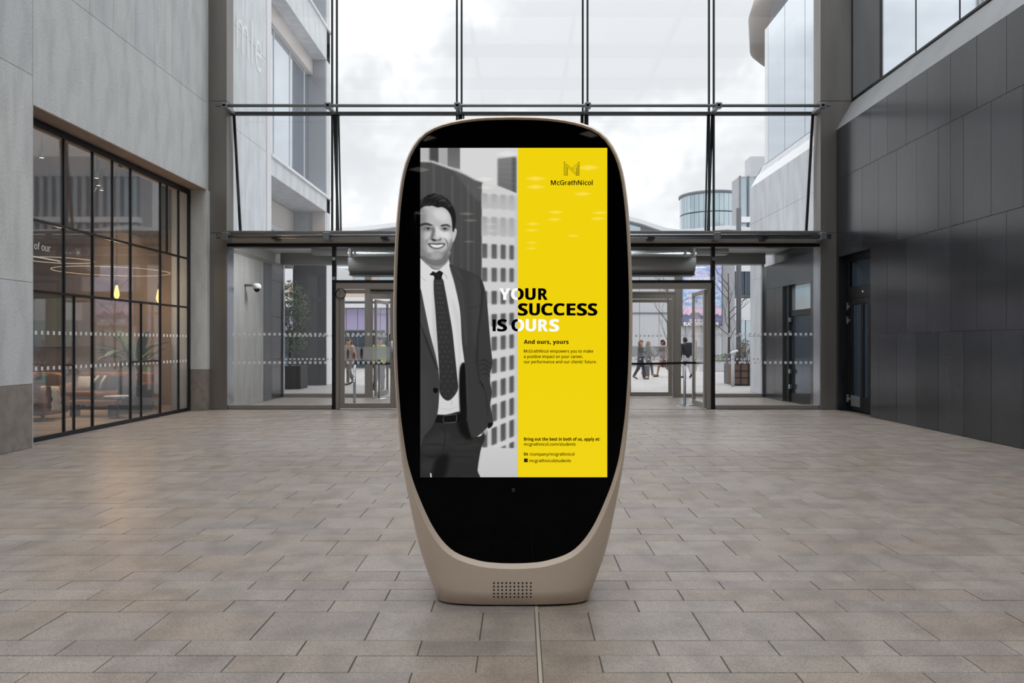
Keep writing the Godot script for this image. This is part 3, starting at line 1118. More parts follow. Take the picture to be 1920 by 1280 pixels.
func service_door() -> void:
	var o := thing("door_10", "black service door recessed in the dark stone wall", "door", Vector3(7.58, 0, -16.5), "", "structure")
	var bx := func(x0: float, x1: float, d0: float, d1: float, h0: float, h1: float, called: String, m: Material, p: Node) -> MeshInstance3D:
		var s := mb()
		box(s, Vector3(x0, h0, -d0), Vector3(x1, h1, -d1), 0.004)
		return put(s, called, m, p)
	var B: Material = M.black_metal
	# recess lining
	(bx as Callable).call(7.6, 7.75, 15.64, 17.34, 0.0, 3.535, "backing", B, o)
	(bx as Callable).call(7.345, 7.6, 17.22, 17.33, 0.0, 3.535, "jamb", M.dark_stone_2, o)
	(bx as Callable).call(7.37, 7.7, 15.62, 15.66, 0.0, 3.535, "jamb", M.dark_stone_2, o)
	(bx as Callable).call(7.345, 7.7, 15.64, 17.33, 3.53, 3.56, "lining", M.dark_stone_2, o)
	# frame
	(bx as Callable).call(7.52, 7.6, 17.05, 17.22, 0.0, 3.53, "frame", B, o)
	(bx as Callable).call(7.52, 7.6, 15.66, 17.05, 3.4, 3.53, "frame", B, o)
	(bx as Callable).call(7.53, 7.6, 15.66, 17.05, 2.55, 2.82, "transom", B, o)
	(bx as Callable).call(7.56, 7.57, 15.7, 17.0, 2.82, 3.4, "pane", M.facade_glass_dark, o)
	# leaf
	for k in [[17.05, 16.93], [16.52, 16.4], [16.18, 16.08], [15.8, 15.66]]:
		(bx as Callable).call(7.54, 7.59, k[1], k[0], 0.03, 2.55, "stile", B, o)
	for k in [[0.03, 0.35], [2.42, 2.55]]:
		(bx as Callable).call(7.542, 7.59, 15.66, 17.05, k[0], k[1], "door_rail", B, o)
	for k in [[16.93, 16.52], [16.4, 16.18], [16.08, 15.8]]:
		(bx as Callable).call(7.562, 7.57, k[1], k[0], 0.35, 2.42, "pane", M.facade_glass_dark, o)
	(bx as Callable).call(7.53, 7.542, 16.55, 17.0, 0.12, 0.36, "kick_plate", M.rail_grey, o)
	for h in [0.2, 1.98, 2.3]:
		(bx as Callable).call(7.47, 7.54, 17.06, 17.1, h, h + 0.17, "hinge", M.stainless, o)
		(bx as Callable).call(7.49, 7.53, 17.0, 17.06, h + 0.05, h + 0.11, "hinge", M.stainless, o)
	(bx as Callable).call(7.51, 7.53, 16.36, 16.4, 2.66, 2.7, "sensor", M.dot_film, o)
# ---------------------------------------------------------------- the kiosk
const KX := 961.5
const KD := 4.40       # distance of its face

func smooth_path(pts: Array, per := 6) -> Array:
	var out := []
	for i in pts.size() - 1:
		var p0: Vector2 = pts[maxi(i - 1, 0)]
		var p1: Vector2 = pts[i]
		var p2: Vector2 = pts[i + 1]
		var p3: Vector2 = pts[mini(i + 2, pts.size() - 1)]
		for k in per:
			out.append(p1.cubic_interpolate(p2, p0, p3, float(k) / per))
	out.append(pts[-1])
	return out

func resampled(path: Array, n: int) -> Array:
	var acc := [0.0]
	for i in path.size() - 1:
		acc.append(acc[-1] + path[i].distance_to(path[i + 1]))
	var out := []
	var j := 0
	for k in n:
		var s: float = acc[-1] * k / (n - 1)
		while j < path.size() - 2 and acc[j + 1] < s: j += 1
		out.append(path[j].lerp(path[j + 1], clampf((s - acc[j]) / maxf(acc[j + 1] - acc[j], 1e-6), 0, 1)))
	return out

func kiosk() -> void:
	var cx := xx(KX, KD)
	var o := thing("advertising_kiosk", "tall rounded beige totem with black glass face and lit advert", "advertising kiosk", Vector3(cx, 0, -4.65))
	# right half of the glass outline, as (offset in pixels, y) measured on the photo at the face's distance
	var f := smooth_path([Vector2(0, 224), Vector2(60, 226), Vector2(110, 233), Vector2(148, 245), Vector2(171, 262), Vector2(186, 284), Vector2(197, 311), Vector2(205.5, 352), Vector2(212.5, 420), Vector2(217, 520), Vector2(218, 600), Vector2(216.5, 680), Vector2(212.5, 750), Vector2(209.5, 785)], 8)
	var g := smooth_path([Vector2(209.5, 785), Vector2(203, 832), Vector2(195.5, 872), Vector2(178, 926), Vector2(147, 992), Vector2(112, 1032), Vector2(66, 1050), Vector2(30, 1055), Vector2(0, 1056)], 8)
	var nu := 44
	var nl := 36
	var fu := resampled(f, nu)
	var fl := resampled(g, nl)
	# silhouettes: the upper one rides just outside the glass; the lower one runs down the flank and then along the front of the base
	var flank := smooth_path([Vector2(214.8, 785), Vector2(206.5, 861), Vector2(193.5, 942), Vector2(177, 1020), Vector2(160, 1072), Vector2(141, 1121)], 8)
	var fs := resampled(flank, 24)
	var to_m := func(p: Vector2, d: float) -> Vector2:
		return Vector2(p.x * d / F, EYE + (VY - p.y) * d / F)
	var half := []      # one entry per loop point: [F, B, mid, S] on the right side
	var K := nu + nl - 1
	for i in K:
		var p: Vector2 = fu[i] if i < nu else fl[i - nu + 1]
		var q: Vector2 = fu[mini(i + 1, nu - 1)] if i < nu - 1 else fl[mini(i - nu + 2, nl - 1)]
		var r: Vector2 = (fu[maxi(i - 1, 0)] if i < nu else fl[i - nu])
		var t := (q - r).normalized()
		var n := Vector2(-t.y, t.x) * -1.0
		if n.x < 0: n = -n
		if i == 0: n = Vector2(0, -1)
		elif i == K - 1: n = Vector2(0, 1)
		var low := clampf((p.y - 780.0) / 240.0, 0.0, 1.0)
		var bp := p + n * lerpf(4.2, 10.5, low)
		var F2: Vector2 = (to_m as Callable).call(p, 4.41)
		var B2: Vector2 = (to_m as Callable).call(bp, 4.375)
		var b := Vector3(B2.x, B2.y, -4.375)
		var s: Vector3
		if i < nu:
			var sp := p + n * 5.4
			var S2: Vector2 = (to_m as Callable).call(sp, 4.52)
			s = Vector3(S2.x, S2.y, -4.52)
		else:
			var u := float(i - nu + 1) / (nl - 1)
			if u < 0.62:
				var v: float = u / 0.62 * 23.0
				var k := int(v)
				var S2: Vector2 = (to_m as Callable).call(fs[k].lerp(fs[mini(k + 1, 23)], v - k), 4.52)
				s = Vector3(S2.x, maxf(S2.y, 0.012), -4.52 + 0.0 * v)
			else:
				var w := (u - 0.62) / 0.38 * PI / 2
				# the foot: from its corner round to the middle of its front
				s = Vector3(0.455 * pow(cos(w), 0.55), 0.012, -4.52 + 0.136 * pow(sin(w), 0.8))
		var mid := b.lerp(s, 0.5)
		var bulge := 0.012 if i < nu else lerpf(0.014, 0.03, low)
		var mx := Vector3(b.x + (s.x - b.x) * 0.72, b.y + (s.y - b.y) * 0.66, b.z + (s.z - b.z) * 0.3)
		if i >= nu: mid = mx.lerp(mid, 0.2)
		else: mid = b.lerp(s, 0.5) + Vector3(n.x, -n.y, 0) * 0.003 + Vector3(0, 0, bulge)
		half.append([Vector3(F2.x, F2.y, -4.41), b, mid, s])
	var loop := func(pick: Callable) -> Array:
		var L := []
		for i in K:
			L.append((pick as Callable).call(half[i]))
		for i in range(K - 2, 0, -1):
			var p: Vector3 = (pick as Callable).call(half[i])
			L.append(Vector3(-p.x, p.y, p.z))
		for i in L.size(): L[i] += Vector3(cx, 0, 0)
		return L
	var LF: Array = (loop as Callable).call(func(h): return h[0])
	var LB: Array = (loop as Callable).call(func(h): return h[1])
	var LM: Array = (loop as Callable).call(func(h): return h[2])
	var LS: Array = (loop as Callable).call(func(h): return h[3])
	var back := func(z: float, k: float) -> Callable:
		return func(h):
			var p: Vector3 = h[3]
			return Vector3(p.x * k, 0.012 + (p.y - 0.012) * (1.0 - (1.0 - k) * 0.5), z if p.y > 0.02 else z)
	var L1: Array = (loop as Callable).call((back as Callable).call(-4.72, 1.0))
	var L2: Array = (loop as Callable).call((back as Callable).call(-4.86, 0.94))
	var L3: Array = (loop as Callable).call((back as Callable).call(-4.93, 0.8))
	var C := Vector3(cx, 1.4, -4.65)
	var st := mb(true)
	for pair in [[LB, LM], [LM, LS], [LS, L1], [L1, L2], [L2, L3]]:
		for i in LB.size():
			var j := (i + 1) % LB.size()
			var q := [pair[0][i], pair[0][j], pair[1][j], pair[1][i]]
			var mid: Vector3 = (q[0] + q[2]) / 2.0
			face(st, q, Vector3(cx + (mid.x - cx) * 0.2, clampf(mid.y, 0.5, 2.3), -4.65))
	var fan := []
	for p in L3: fan.append(p)
	for i in fan.size():
		face(st, [fan[i], fan[(i + 1) % fan.size()], Vector3(cx, 1.3, -4.94)], C)
	var shell := put(st, "shell", M.shell, o)
	var sv: PackedVector3Array = shell.mesh.surface_get_arrays(0)[Mesh.ARRAY_VERTEX]
	var si = shell.mesh.surface_get_arrays(0)[Mesh.ARRAY_INDEX]
	if si == null: si = PackedInt32Array(range(sv.size()))
	# bevel sloping in to the glass
	st = mb()
	skin(st, LB, LF, Vector3(cx, 1.4, -9.0))
	put(st, "bevel", M.shell, o)
	# black glass face
	st = mb()
	for i in LF.size():
		face(st, [LF[i], LF[(i + 1) % LF.size()], Vector3(cx, 1.5, -4.41)], Vector3(cx, 1.5, -9))
	put(st, "glass_face", M.face_glass, o)
	# dark gasket under the foot
	st = mb()
	var foot := PackedVector2Array()
	for k in 60:
		var w := TAU * k / 60.0
		foot.append(Vector2(cx + 0.452 * signf(cos(w)) * pow(absf(cos(w)), 0.55), -4.62 + 0.225 * signf(sin(w)) * pow(absf(sin(w)), 0.8)))
	prism(st, foot, 0.0, 0.012, Transform3D(Basis(Vector3.RIGHT, Vector3(0, 0, 1), Vector3(0, 1, 0)), Vector3.ZERO))
	put(st, "foot_gasket", M.black_metal, o)
	# loudspeaker holes
	for r in 5:
		for c in 10:
			var px := 926.3 + c * 7.65
			var py := 1092.0 + r * 6.6
			var q := at(px, py, 4.383)
			var zf := -9.0
			for i in range(0, si.size(), 3):
				var hit = Geometry3D.segment_intersects_triangle(Vector3(q.x, q.y, -3), Vector3(q.x, q.y, -4.6), sv[si[i]], sv[si[i + 1]], sv[si[i + 2]])
				if hit != null: zf = maxf(zf, hit.z)
			st = mb()
			var ring := PackedVector2Array()
			for k in 10: ring.append(Vector2(cos(TAU * k / 10), sin(TAU * k / 10)) * 0.0052)
			prism(st, ring, -0.03, 0.0015, Transform3D(Basis(), Vector3(q.x, q.y, zf)))
			put(st, "speaker_hole", M.hole, o)
	# small sensor window below the screen
	st = mb(true)
	lathe(st, Vector3.ZERO, [Vector2(0, 0.002), Vector2(0.009, 0.002), Vector2(0.011, 0.0)], 16)
	var sn := put(st, "sensor", mat("sensor_grey", c8(34, 34, 38), 0.3), o)
	sn.basis = Basis(Vector3.RIGHT, PI / 2)
	sn.position = at(962.6, 918.7, 4.409) - o.position
	screen(o)

const SD := 4.406      # distance of the lit screen
func ad(px: float, py: float, lift := 0.0) -> Vector3:
	return at(px, py, SD) + Vector3(0, 0, lift)

func ad_text(o: Node, s: String, bold: bool, x0: float, x1: float, y: float, cap: float, m: Material, fat := 0.16, called := "lettering") -> void:
	var p0 := ad(x0, y)
	var p1 := ad(x1, y)
	var one := lettering(s, bold, p0.x, p1.x, p0.y, cap * SD / F)
	var st := mb()
	for e in [[-1, 0], [1, 0], [0, 1], [0, -1]]:
		st.append_from(one, 0, Transform3D(Basis(), Vector3(e[0], e[1], 0) * fat * SD / F))
	var t := put_mesh(st.commit(), called, m, o)
	t.position += Vector3(0, 0, -SD + 0.0012)

# heavy capitals set one by one: x ranges in pixels of a 7.112-fold enlargement that starts at 900
func headline(o: Node, s: String, xs: Array, y: float, cap: float, ml: Material, mr: Material) -> void:
	for side in [-1, 1]:
		var st := mb()
		var any := false
		for i in s.length():
			var x0: float = 900.0 + xs[i * 2] / 7.112 + 0.5
			var x1: float = 900.0 + xs[i * 2 + 1] / 7.112 - 0.5
			if (side < 0 and x0 > 971.0) or (side > 0 and x1 < 971.0): continue
			any = true
			for f in [[0, 0], [-0.55, 0], [0.55, 0], [-0.35, 0.4], [0.35, 0.4], [-0.35, -0.4], [0.35, -0.4]]:
				var a := ad(x0 + f[0], y - 0.4 + f[1])
				var b := ad(x1 + f[0], y)
				if s[i] == "I":
					var tp := a.y + (cap - 0.8) * SD / F
					face(st, [Vector3(a.x, a.y, 0), Vector3(a.x, tp, 0), Vector3(b.x, tp, 0), Vector3(b.x, a.y, 0)], Vector3(a.x, a.y, -1))
					continue
				st.append_from(lettering(s[i], true, a.x, b.x, a.y, (cap - 0.8) * SD / F, side, ad(971.0, 0).x), 0, Transform3D.IDENTITY)
		if not any: continue
		st.generate_normals()
		var t := put_mesh(st.commit(), "lettering", ml if side < 0 else mr, o)
		t.position += Vector3(0, 0, -SD + 0.0012)

func screen(k: Node3D) -> void:
	# the lit picture: photograph on the left, yellow field on the right
	var o := Node3D.new()
	o.name = "screen"
	k.add_child(o)
	o.position = Vector3.ZERO
	var st := mb()
	var a := ad(788.2, 277.2)
	var b := ad(1138.6, 894.3)
	var mid := ad(971.0, 277.2).x
	st.set_uv(Vector2.ZERO)
	for q in [[0, 0], [1, 0], [1, 1], [0, 0], [1, 1], [0, 1]]:
		st.set_uv(Vector2(q[0], q[1]))
		st.add_vertex(Vector3(lerpf(a.x, mid, q[0]), lerpf(a.y, b.y, q[1]), a.z))
	var pm := mat("advert_photo", Color.BLACK, 0.015)
	pm.emission_enabled = true
	pm.emission = Color.WHITE
	pm.emission_operator = BaseMaterial3D.EMISSION_OP_MULTIPLY
	pm.emission_texture = advert_photo()
	pm.metallic_specular = 0.32
	put(st, "advert_photo", pm, o)
	st = mb()
	for q in [[0, 0], [1, 0], [1, 1], [0, 0], [1, 1], [0, 1]]:
		st.set_uv(Vector2(q[0], q[1]))
		st.add_vertex(Vector3(lerpf(mid, b.x, q[0]), lerpf(a.y, b.y, q[1]), a.z))
	var ym := mat("advert_yellow", Color.BLACK, 0.015)
	ym.emission_enabled = true
	ym.emission = c8(240, 211, 14)
	ym.emission_energy_multiplier = 1.0
	ym.metallic_specular = 0.32
	put(st, "yellow_field", ym, o)
	var K: StandardMaterial3D = mat("advert_black", c8(10, 10, 8), 0.3)
	var W: StandardMaterial3D = glow("advert_white", c8(246, 246, 244), 1.0)
	headline(o, "YOUR", [258, 403, 412, 583, 603, 742, 775, 902], 562.2, 21.8, W, K)
	headline(o, "SUCCESS", [505, 637, 655, 800, 816, 972, 980, 1132, 1155, 1275, 1291, 1427, 1436, 1565], 591.3, 22.6, K, K)
	headline(o, "ISOURS", [168, 210, 229, 361, 418, 588, 608, 748, 777, 906, 922, 1056], 621.0, 22.6, K, W)
	ad_text(o, "And ours, yours", true, 982.3, 1066.0, 644.4, 7.3, K)
	ad_text(o, "McGrathNicol empowers you to make", false, 982.3, 1112.0, 660.8, 5.6, K)
	ad_text(o, "a positive impact on your career,", false, 982.3, 1093.0, 670.9, 5.6, K)
	ad_text(o, "our performance and our clients' future.", false, 982.3, 1118.6, 680.8, 5.6, K)
	ad_text(o, "McGrathNicol", false, 1033.2, 1111.0, 346.7, 8.6, K, 0.3)
	ad_text(o, "Bring out the best in both of us, apply at:", true, 982.6, 1125.0, 825.7, 5.6, K)
	ad_text(o, "mcgrathnicol.com/students", false, 982.6, 1079.3, 835.2, 5.6, K)
	ad_text(o, "in", true, 982.4, 989.5, 853.8, 6.3, K, 0.16, "logo")
	ad_text(o, "/company/mcgrathnicol", false, 992.7, 1076.8, 853.8, 5.6, K)
	ad_text(o, "mcgrathnicolstudents", false, 992.7, 1070.4, 866.1, 5.6, K)
	st = mb()
	box(st, ad(982.5, 859.2, 0.0004), ad(989.6, 866.2, 0.001))
	put(st, "logo", K, o)
	ad_text(o, "f", true, 985.6, 988.6, 866.2, 5.4, mat("f_yellow", c8(240, 211, 14), 0.5), 0.2, "logo")
	(o.get_child(o.get_child_count() - 1) as Node3D).position.z += 0.0006
	# line-drawn letter mark
	st = mb()
	var strokes := []
	var mk := func(x: float, y: float) -> Vector2:
		return Vector2(960.0 + x / 10.105, 270.0 + y / 10.105)
	for e in [[990, 597, 990, 335], [1022, 597, 1022, 388], [1048, 597, 1048, 440], [990, 335, 1222, 547], [1022, 388, 1222, 571], [1048, 440, 1220, 597], [1270, 597, 1270, 335], [1246, 597, 1246, 392], [1222, 597, 1222, 444],
			[1270, 335, 1130, 458], [1246, 392, 1150, 474], [1222, 444, 1170, 490], [988, 595, 1050, 595], [1216, 595, 1272, 595]]:
		strokes.append([(mk as Callable).call(e[0], e[1]), (mk as Callable).call(e[2], e[3])])
	for s in strokes:
		bar(st, ad(s[0].x, s[0].y, 0.0008), ad(s[1].x, s[1].y, 0.0008), 0.0031, 0.0012)
	put(st, "logo", K, o)
	# the screen's own light, as large as the screen
	var l := AreaLight3D.new()
	l.name = "screen_light"
	l.area_size = Vector2(b.x - a.x, a.y - b.y)
	l.light_color = c8(245, 225, 130)
	l.light_energy = 0.05
	l.shadow_enabled = true
	o.add_child(l, true)
	l.position = (a + b) / 2.0 - k.position + Vector3(0, 0, 0.02)
	l.basis = Basis(Vector3.UP, PI)
# ---------------------------------------------------------------- the printed photograph on the advert (grey picture drawn shape by shape)
const AS := 2.5
const AX := 788.0
const AY := 277.0
var aw := 458
var ah := 1543
var ink := PackedFloat32Array()

func curve(pts: Array, per := 6) -> PackedVector2Array:
	var out := PackedVector2Array()
	var n := pts.size() / 2
	for i in n:
		var p := []
		for k in [-1, 0, 1, 2]:
			var j: int = ((i + k + n) % n) * 2
			p.append(Vector2((pts[j] - AX) * AS, (pts[j + 1] - AY) * AS))
		for k in per:
			out.append(p[1].cubic_interpolate(p[2], p[0], p[3], float(k) / per))
	return out

func straight(pts: Array) -> PackedVector2Array:
	var out := PackedVector2Array()
	for i in range(0, pts.size(), 2):
		out.append(Vector2((pts[i] - AX) * AS, (pts[i + 1] - AY) * AS))
	return out

# fills an outline with grey v (v2 at its lower end), its edge blurred by soft photo pixels
func fill(poly: PackedVector2Array, v: float, soft := 0.0, alpha := 1.0, v2 := -1.0) -> void:
	var lo := poly[0]
	var hi := poly[0]
	for p in poly:
		lo = lo.min(p)
		hi = hi.max(p)
	var r := int(ceil(soft * AS))
	var x0 := maxi(int(lo.x) - 2 * r - 1, -2 * r - 2)
	var y0 := maxi(int(lo.y) - 2 * r - 1, -2 * r - 2)
	var x1 := mini(int(hi.x) + 2 * r + 2, aw + 2 * r + 2)
	var y1 := mini(int(hi.y) + 2 * r + 2, ah + 2 * r + 2)
	var w := x1 - x0
	var h := y1 - y0
	if w <= 0 or h <= 0: return
	var m := PackedFloat32Array()
	m.resize(w * h)
	var n := poly.size()
	for j in h:
		for sub in 3:
			var y := y0 + j + (sub + 0.5) / 3.0
			var xs := []
			for i in n:
				var a := poly[i]
				var b := poly[(i + 1) % n]
				if (a.y <= y) != (b.y <= y):
					xs.append(a.x + (y - a.y) / (b.y - a.y) * (b.x - a.x))
			xs.sort()
			for i in range(0, xs.size() - 1, 2):
				var xa := maxf(xs[i] - x0, 0.0)
				var xb := minf(xs[i + 1] - x0, w)
				if xb <= xa: continue
				var ia := int(xa)
				var ib := int(xb)
				if ia == ib:
					m[j * w + ia] += (xb - xa) / 3.0
					continue
				m[j * w + ia] += (ia + 1 - xa) / 3.0
				for x in range(ia + 1, ib): m[j * w + x] += 0.33333
				if ib < w: m[j * w + ib] += (xb - ib) / 3.0
	if r > 0:
		for pass_ in 2:
			m = blur(m, w, h, r, true)
			m = blur(m, w, h, r, false)
	for j in range(maxi(0, -y0), mini(h, ah - y0)):
		var vv := v if v2 < 0.0 else lerpf(v, v2, clampf((y0 + j - lo.y) / maxf(hi.y - lo.y, 1.0), 0.0, 1.0))
		for i in range(maxi(0, -x0), mini(w, aw - x0)):
			var c := m[j * w + i] * alpha
			if c > 0.002:
				var k := (y0 + j) * aw + x0 + i
				ink[k] = lerpf(ink[k], vv, minf(c, 1.0))

func blur(m: PackedFloat32Array, w: int, h: int, r: int, across: bool) -> PackedFloat32Array:
	var out := PackedFloat32Array()
	out.resize(w * h)
	var n := w if across else h
	var lines := h if across else w
	var step := 1 if across else w
	var inv := 1.0 / (2 * r + 1)
	for l in lines:
		var base := l * w if across else l
		var s := 0.0
		for i in mini(r, n): s += m[base + i * step]
		for i in n:
			if i + r < n: s += m[base + (i + r) * step]
			if i - r - 1 >= 0: s -= m[base + (i - r - 1) * step]
			out[base + i * step] = s * inv
	return out

# a line of the given width through points
func stroke(pts: Array, wide: float, v: float, soft := 0.0, alpha := 1.0) -> void:
	var p := straight(pts)
	var left := PackedVector2Array()
	var right := PackedVector2Array()
	for i in p.size():
		var d := (p[mini(i + 1, p.size() - 1)] - p[maxi(i - 1, 0)]).normalized()
		var n := Vector2(-d.y, d.x) * wide * AS / 2.0
		if i == 0 or i == p.size() - 1: n *= 0.5
		left.append(p[i] + n)
		right.append(p[i] - n)
	right.reverse()
	left.append_array(right)
	fill(left, v, soft, alpha)

func advert_photo() -> ImageTexture:
	ink.resize(aw * ah)
	ink.fill(0.87)
	# blurred city: sky, dark blocks, pale office block
	fill(straight([780, 270, 806, 270, 806, 305, 780, 305]), 0.74, 1.5)
	fill(straight([805, 270, 823, 270, 823, 308, 805, 308]), 0.28, 1.5)
	fill(straight([823, 270, 840, 270, 840, 312, 823, 312]), 0.68, 1.5)
	fill(straight([839, 270, 862.5, 270, 862.5, 318, 839, 312]), 0.38, 0.8, 1.0, 0.46)
	fill(straight([780, 300, 812, 301, 840, 312, 864, 318, 864, 332, 780, 332]), 0.82, 1.5)
	fill(straight([780, 303, 808, 304, 834, 313, 848, 318, 872, 328, 890, 338, 904.5, 342, 904.5, 620, 780, 620]), 0.30, 1.0, 1.0, 0.24)
	for s in [[813, 3.0, 0.46, 308], [848, 3.6, 0.44, 330], [878, 3.2, 0.46, 345], [865, 2.4, 0.36, 336], [796, 2.4, 0.36, 308], [889, 3.4, 0.34, 348], [830, 4.0, 0.34, 320]]:
		stroke([s[0], s[3], s[0], 620], s[1], s[2], 1.4, 0.85)
	fill(straight([846, 314, 906, 344, 906, 380, 890, 372]), 0.40, 2.0, 0.5)
	fill(straight([933, 297, 968, 293, 968, 363, 933, 348]), 0.50, 1.6, 1.0, 0.42)
	fill(straight([960, 296, 968, 296, 968, 363, 960, 360]), 0.36, 1.6)
	for i in 5:
		stroke([934, 303.0 + i * 9, 968, 301.0 + i * 11], 1.2, 0.58, 0.8, 0.6)
	fill(straight([903.5, 344, 938, 350, 975, 364, 975, 900, 903.5, 900]), 0.84, 0.8)
	var rows := [[364, 393, 0.66, 0.075], [407, 443, 0.64, 0.055], [458, 485, 0.33, 0.06], [502, 528, 0.33, 0.02], [545, 570, 0.31, -0.02], [588, 611, 0.32, -0.07], [630, 656, 0.32, -0.13], [671, 698, 0.31, -0.2], [712, 743, 0.30, -0.28], [755, 787, 0.30, -0.35], [798, 830, 0.29, -0.42], [841, 870, 0.29, -0.47]]
	for r in rows:
		fill(straight([903.5, r[0] + 2 + r[3] * -30, 971, r[0] + 2 + r[3] * 36, 971, r[1] - 2 + r[3] * 36, 903.5, r[1] - 2 + r[3] * -30]), 0.76 if r[2] < 0.5 else 0.72, 1.2, 0.7)
		for c in [[903.5, 913.5], [921.8, 931.6], [939, 948.2], [955.4, 963.6]]:
			var e0: float = (c[0] - 934.0) * r[3]
			var e1: float = (c[1] - 934.0) * r[3]
			fill(straight([c[0], r[0] + e0, c[1], r[0] + e1, c[1], r[1] + e1, c[0], r[1] + e0]), r[2] + 0.02, 1.0, 1.0, r[2] * 1.14 + 0.02)
	fill(straight([966, 366, 975, 366, 975, 900, 966, 900]), 0.80, 1.0, 0.7)
	# ledge
	fill(straight([880, 837.4, 975, 840, 975, 900, 880, 900]), 0.82, 0.5, 1.0, 0.78)
	# trousers
	fill(curve([780, 806, 800, 800, 816, 788, 862, 783, 876, 790, 884, 812, 898, 818, 909, 812, 908, 826, 903, 837, 899, 855, 895.5, 880, 892, 905, 780, 905]), 0.145, 0.3)
	fill(curve([790, 830, 830, 808, 846, 820, 834, 838, 800, 846]), 0.185, 5.0, 0.9)
	fill(curve([846, 828, 890, 824, 900, 836, 880, 842, 850, 840]), 0.185, 4.0, 0.8)
	fill(curve([850, 850, 892, 846, 892, 862, 858, 866]), 0.165, 3.0, 0.8)
	fill(curve([800, 862, 822, 866, 818, 880, 796, 884, 788, 872]), 0.18, 4.0, 0.8)
	stroke([790, 834, 816, 832, 834, 834], 2.0, 0.07, 1.6, 0.8)
	stroke([850, 834, 872, 832, 900, 826], 2.0, 0.08, 1.6, 0.7)
	stroke([838, 858, 870, 856, 894, 858], 2.2, 0.08, 1.6, 0.7)
	stroke([786, 852, 812, 856, 832, 852], 3.0, 0.07, 2.0, 0.8)
	fill(curve([820, 858, 840, 852, 838, 880, 826, 905, 808, 905, 812, 876]), 0.03, 3.0, 0.85)
	stroke([828, 800, 834, 808, 835, 822, 832, 838, 829, 850], 0.9, 0.04, 0.2, 0.9)
	fill(curve([858, 790, 876, 792, 886, 818, 878, 824, 864, 812]), 0.02, 3.0, 0.9)
	fill(straight([806.2, 886.5, 808.6, 886.5, 810.2, 900, 807, 900]), 0.9, 0.2)
	# shirt
	fill(curve([780, 484, 798, 493, 812, 504, 826, 503, 839, 484, 843, 492, 846, 505, 856, 545, 866, 600, 867, 660, 868, 720, 866, 768, 820, 777, 800, 760, 780, 560]), 0.885, 0.2, 1.0, 0.84)
	fill(curve([812, 520, 822, 560, 820, 640, 826, 730, 818, 730, 812, 640]), 0.72, 2.0, 0.5)
	fill(curve([846, 560, 856, 620, 860, 700, 864, 700, 862, 600]), 0.78, 2.0, 0.5)
	stroke([788.5, 518, 795, 524, 799, 527], 0.9, 0.55, 0.4, 0.7)
	stroke([832, 512, 837, 518, 838.5, 523], 1.0, 0.5, 0.4, 0.8)
	stroke([843, 741, 847, 752, 846, 762], 0.8, 0.6, 0.3, 0.8)
	stroke([822, 764, 840, 768, 858, 762], 1.0, 0.62, 0.6, 0.7)
	# neck and face
	fill(curve([796, 478, 842, 470, 840, 484, 834, 496, 821, 504.5, 808, 500, 797, 492]), 0.62, 0.3)
	fill(curve([796, 482, 812, 492, 830, 488, 843, 472, 840, 488, 828, 497, 812, 498, 798, 492]), 0.40, 2.0, 0.9)
	fill(curve([848.5, 430, 852, 427.5, 856, 430, 855.8, 438, 853, 447, 849.5, 454, 846, 452]), 0.80, 0.25)
	stroke([851, 432, 853.4, 434, 852.4, 441, 850, 447], 1.0, 0.60, 0.4, 0.8)
	fill(curve([780, 392, 798, 386, 818, 386, 834, 390, 843, 400, 847.5, 415, 849, 432, 848.5, 448, 846.5, 460, 842, 471, 835.5, 481, 827, 488.5, 817, 491, 806, 489.5, 796, 484.5, 788, 476, 780, 462]), 0.74, 0.3)
	fill(curve([812, 392, 832, 394, 842, 408, 842, 418, 828, 416, 814, 404]), 0.82, 3.5, 0.9)
	fill(curve([784, 392, 800, 396, 800, 420, 796, 470, 784, 470]), 0.60, 4.0, 0.8)
	fill(curve([824, 432, 842, 434, 844, 446, 834, 452, 826, 444]), 0.86, 2.4, 0.9)
	fill(curve([796, 432, 808, 434, 806, 446, 796, 448, 790, 440]), 0.78, 2.4, 0.8)
	fill(curve([787, 462, 797, 470, 806, 474, 824, 474, 838, 466, 845, 456, 842, 471, 834, 482, 822, 490.5, 806, 489.5, 794, 483, 787, 474]), 0.52, 1.8, 0.9)
	fill(curve([808, 476, 826, 475, 828, 484, 816, 487, 808, 484]), 0.62, 2.0, 0.8)
	# side and jaw shade
	fill(curve([782, 388, 794, 392, 797, 420, 794, 450, 797, 476, 784, 476]), 0.50, 3.5, 0.7)
	fill(curve([846, 448, 848.6, 452, 844, 468, 836, 481, 829, 488, 832, 478, 839, 466]), 0.46, 1.4, 0.75)
	fill(curve([792, 478, 804, 486, 818, 488, 830, 484, 838, 474, 836, 482, 827, 489.6, 816, 492, 804, 490, 794, 485]), 0.36, 1.6, 0.85)
	fill(curve([822, 430, 838, 436, 841, 444, 832, 446, 824, 440]), 0.90, 2.0, 0.8)
	fill(curve([816, 394, 834, 396, 840, 406, 832, 412, 818, 408]), 0.86, 3.0, 0.8)
	# brows and eyes
	fill(curve([784, 424.5, 788, 420, 795, 417.6, 803, 418, 810.6, 421.4, 811, 423, 805, 422.6, 797, 421.6, 790, 423.4]), 0.17, 0.6, 0.95)
	fill(curve([825.4, 423.4, 828.6, 421.2, 834, 420, 839.6, 420.4, 844, 423.6, 845.6, 426.4, 841, 424.4, 835, 423, 829, 424.6]), 0.17, 0.6, 0.95)
	fill(curve([788, 428, 796, 423.4, 806, 423.8, 812.6, 428, 806, 432.6, 795, 432]), 0.46, 1.6, 0.8)
	fill(curve([825.4, 428, 832, 424.4, 841, 425.4, 844, 430, 837, 433, 828, 432]), 0.50, 1.6, 0.8)
